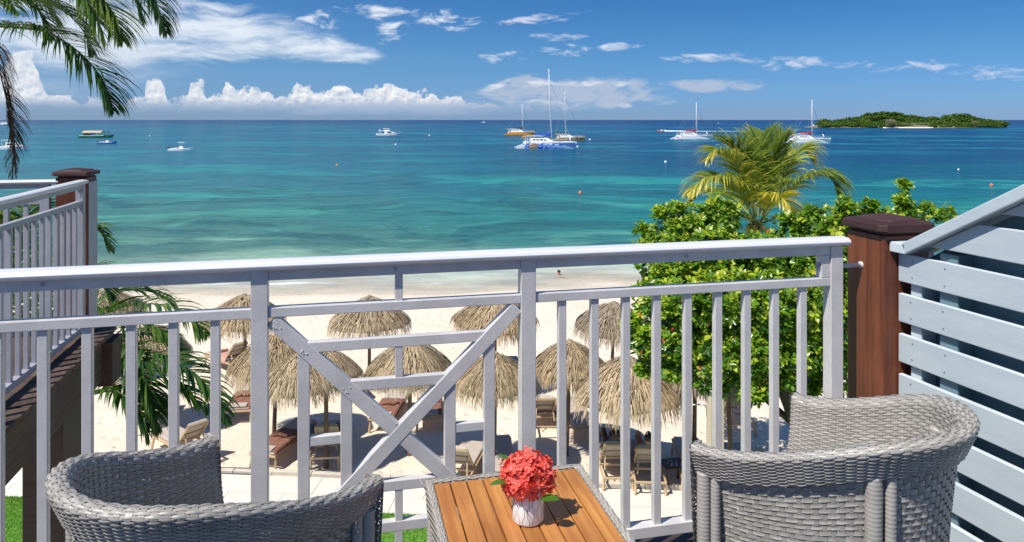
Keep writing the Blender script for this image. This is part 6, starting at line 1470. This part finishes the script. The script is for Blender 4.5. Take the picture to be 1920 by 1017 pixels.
small_boat(1491, 1496, 237.5, 'distant_motorboat', 'tiny dark motorboat just right of the coconut palm top', 'motorboat', 'black', engine=False)
spb, SL_ = small_boat(1232, 1249, 246.5, 'speedboat', 'red and white speedboat racing to the left with a long white wake', 'speedboat', 'orange', heading=.05, flip=True)
# its wake: a foam trail on the water, low ridges
M['foam'] = pm('white_foam', (.85, .88, .88), (.65, .78, .80), .6, rough=.7, bump=.05, bscale=3)
b = MB(); rg = random.Random(8); p0 = sea(1246, 246.6); p1 = sea(1480, 246.9); n = 90; secs = []
for i in range(n + 1):
    u = i / n; x = p0.x + (p1.x - p0.x) * u; y = p0.y + (p1.y - p0.y) * u + 1.2; w = 1.6 + 2.5 * u * (1 + .3 * rg.random()); h = (.7 * (1 - u) ** 5 + .10 * (1 - u) + .03) * rg.uniform(.6, 1.3)
    secs.append([(x, y - w, -.02), (x, y - w * .5, h), (x, y, h * .4), (x, y + w * .5, h), (x, y + w, -.02)])
b.loft(secs, cap=False); b.build('boat_wake', M['foam'], None, smooth=True, kind='stuff', label='long white foam wake trailing behind the speedboat', category='wake')
# buoys
def buoy(px, py, r, m, label):
    p = sea(px, py + 1); t = thing('buoy', label, 'buoy', (p.x, p.y, 0), 0, 'buoys on the water')
    b = MB(); b.ball((0, 0, r * .35), r, 14, 10); b.build('float_ball', M[m], t, smooth=True); b = MB(); b.tube([(0, 0, r * 1.2), (0, 0, r * 1.6)], r * .15, 6); b.build('ring_eye', M['mast'], t)
for a in [(632, 310, .22, 'yellow', 'small yellow mooring buoy left of centre below the yacht'), (742, 271, .32, 'gel', 'white buoy just below the motor yacht'), (805, 254, .4, 'gel', 'white buoy to the right of the motor yacht'),
          (1088, 362, .2, 'orange', 'red orange buoy in the turquoise water below the catamarans'), (1248, 304, .26, 'gel', 'white buoy left of the coconut palm'), (1859, 348, .22, 'orange', 'red orange buoy far right below the island'),
          (1106, 262, .4, 'gel', 'white buoy right of the gold catamaran'), (1083, 275.5, .35, 'gel', 'white buoy at the bow of the blue wave catamaran'), (281, 255, .35, 'gel', 'white buoy to the right of the green tour boat'), (1525, 235, 1.1, 'gel', 'white mooring marker near the horizon left of the island'), (1797, 318, .16, 'gel', 'tiny white buoy below the right part of the island')]: buoy(*a)
# one pale, nearly leafless tree stands out among the island's greenery
M['isle_pale'] = leafmat('pale_island_leaf', (0.20, 0.17, 0.11), (0.28, 0.25, 0.15), (0.36, 0.33, 0.2), .1, .8, .1)
ptm = clump_mesh(77, 700, 1, .13, mat='isle_pale')
for px, py, Y, r, lb in [(1671, 229, 778, 6.5, 'pale greyish almost leafless tree at the middle of the island above its beach'), (1828, 234, 778, 3.6, 'small pale olive tree at the foot of the right hand rise of the island')]:
    t = thing('island_tree', lb, 'tree', (ipx(px, Y), Y, 0.3)); put('crown', ptm, t, (0, 0, 5.0), None, (r, r, r)); put('trunk', trunkm, t, None, None, (r * .8, r * .8, 5))
# pieces that belong to a part sit under that part
NEST = {'cap_top': 'cap', 'windscreen': ('cabin', 'console'), 'window': 'cabin', 'waterline_stripe': 'hull', 'lettering': 'hull', 'spreader': 'mast', 'furled_sail': 'boom', 'back_cushion': 'backrest_frame', 'headrest': 'cushion', 'fold': 'cloth', 'roof_fringe': 'thatched_roof', 'canopy_post': 'top_canopy', 'line_pattern': 'body'}
stem_ = lambda o: o.name.split('.')[0]
for root in [o for o in scene.objects if o.parent is None and len(o.children)]:
    kids = list(root.children)
    for k in kids:
        want = NEST.get(stem_(k))
        if not want: continue
        want = (want,) if isinstance(want, str) else want
        p_ = next((q for q in kids if stem_(q) in want), None)
        if p_ is not None and p_.matrix_basis == Matrix.Identity(4): k.parent = p_
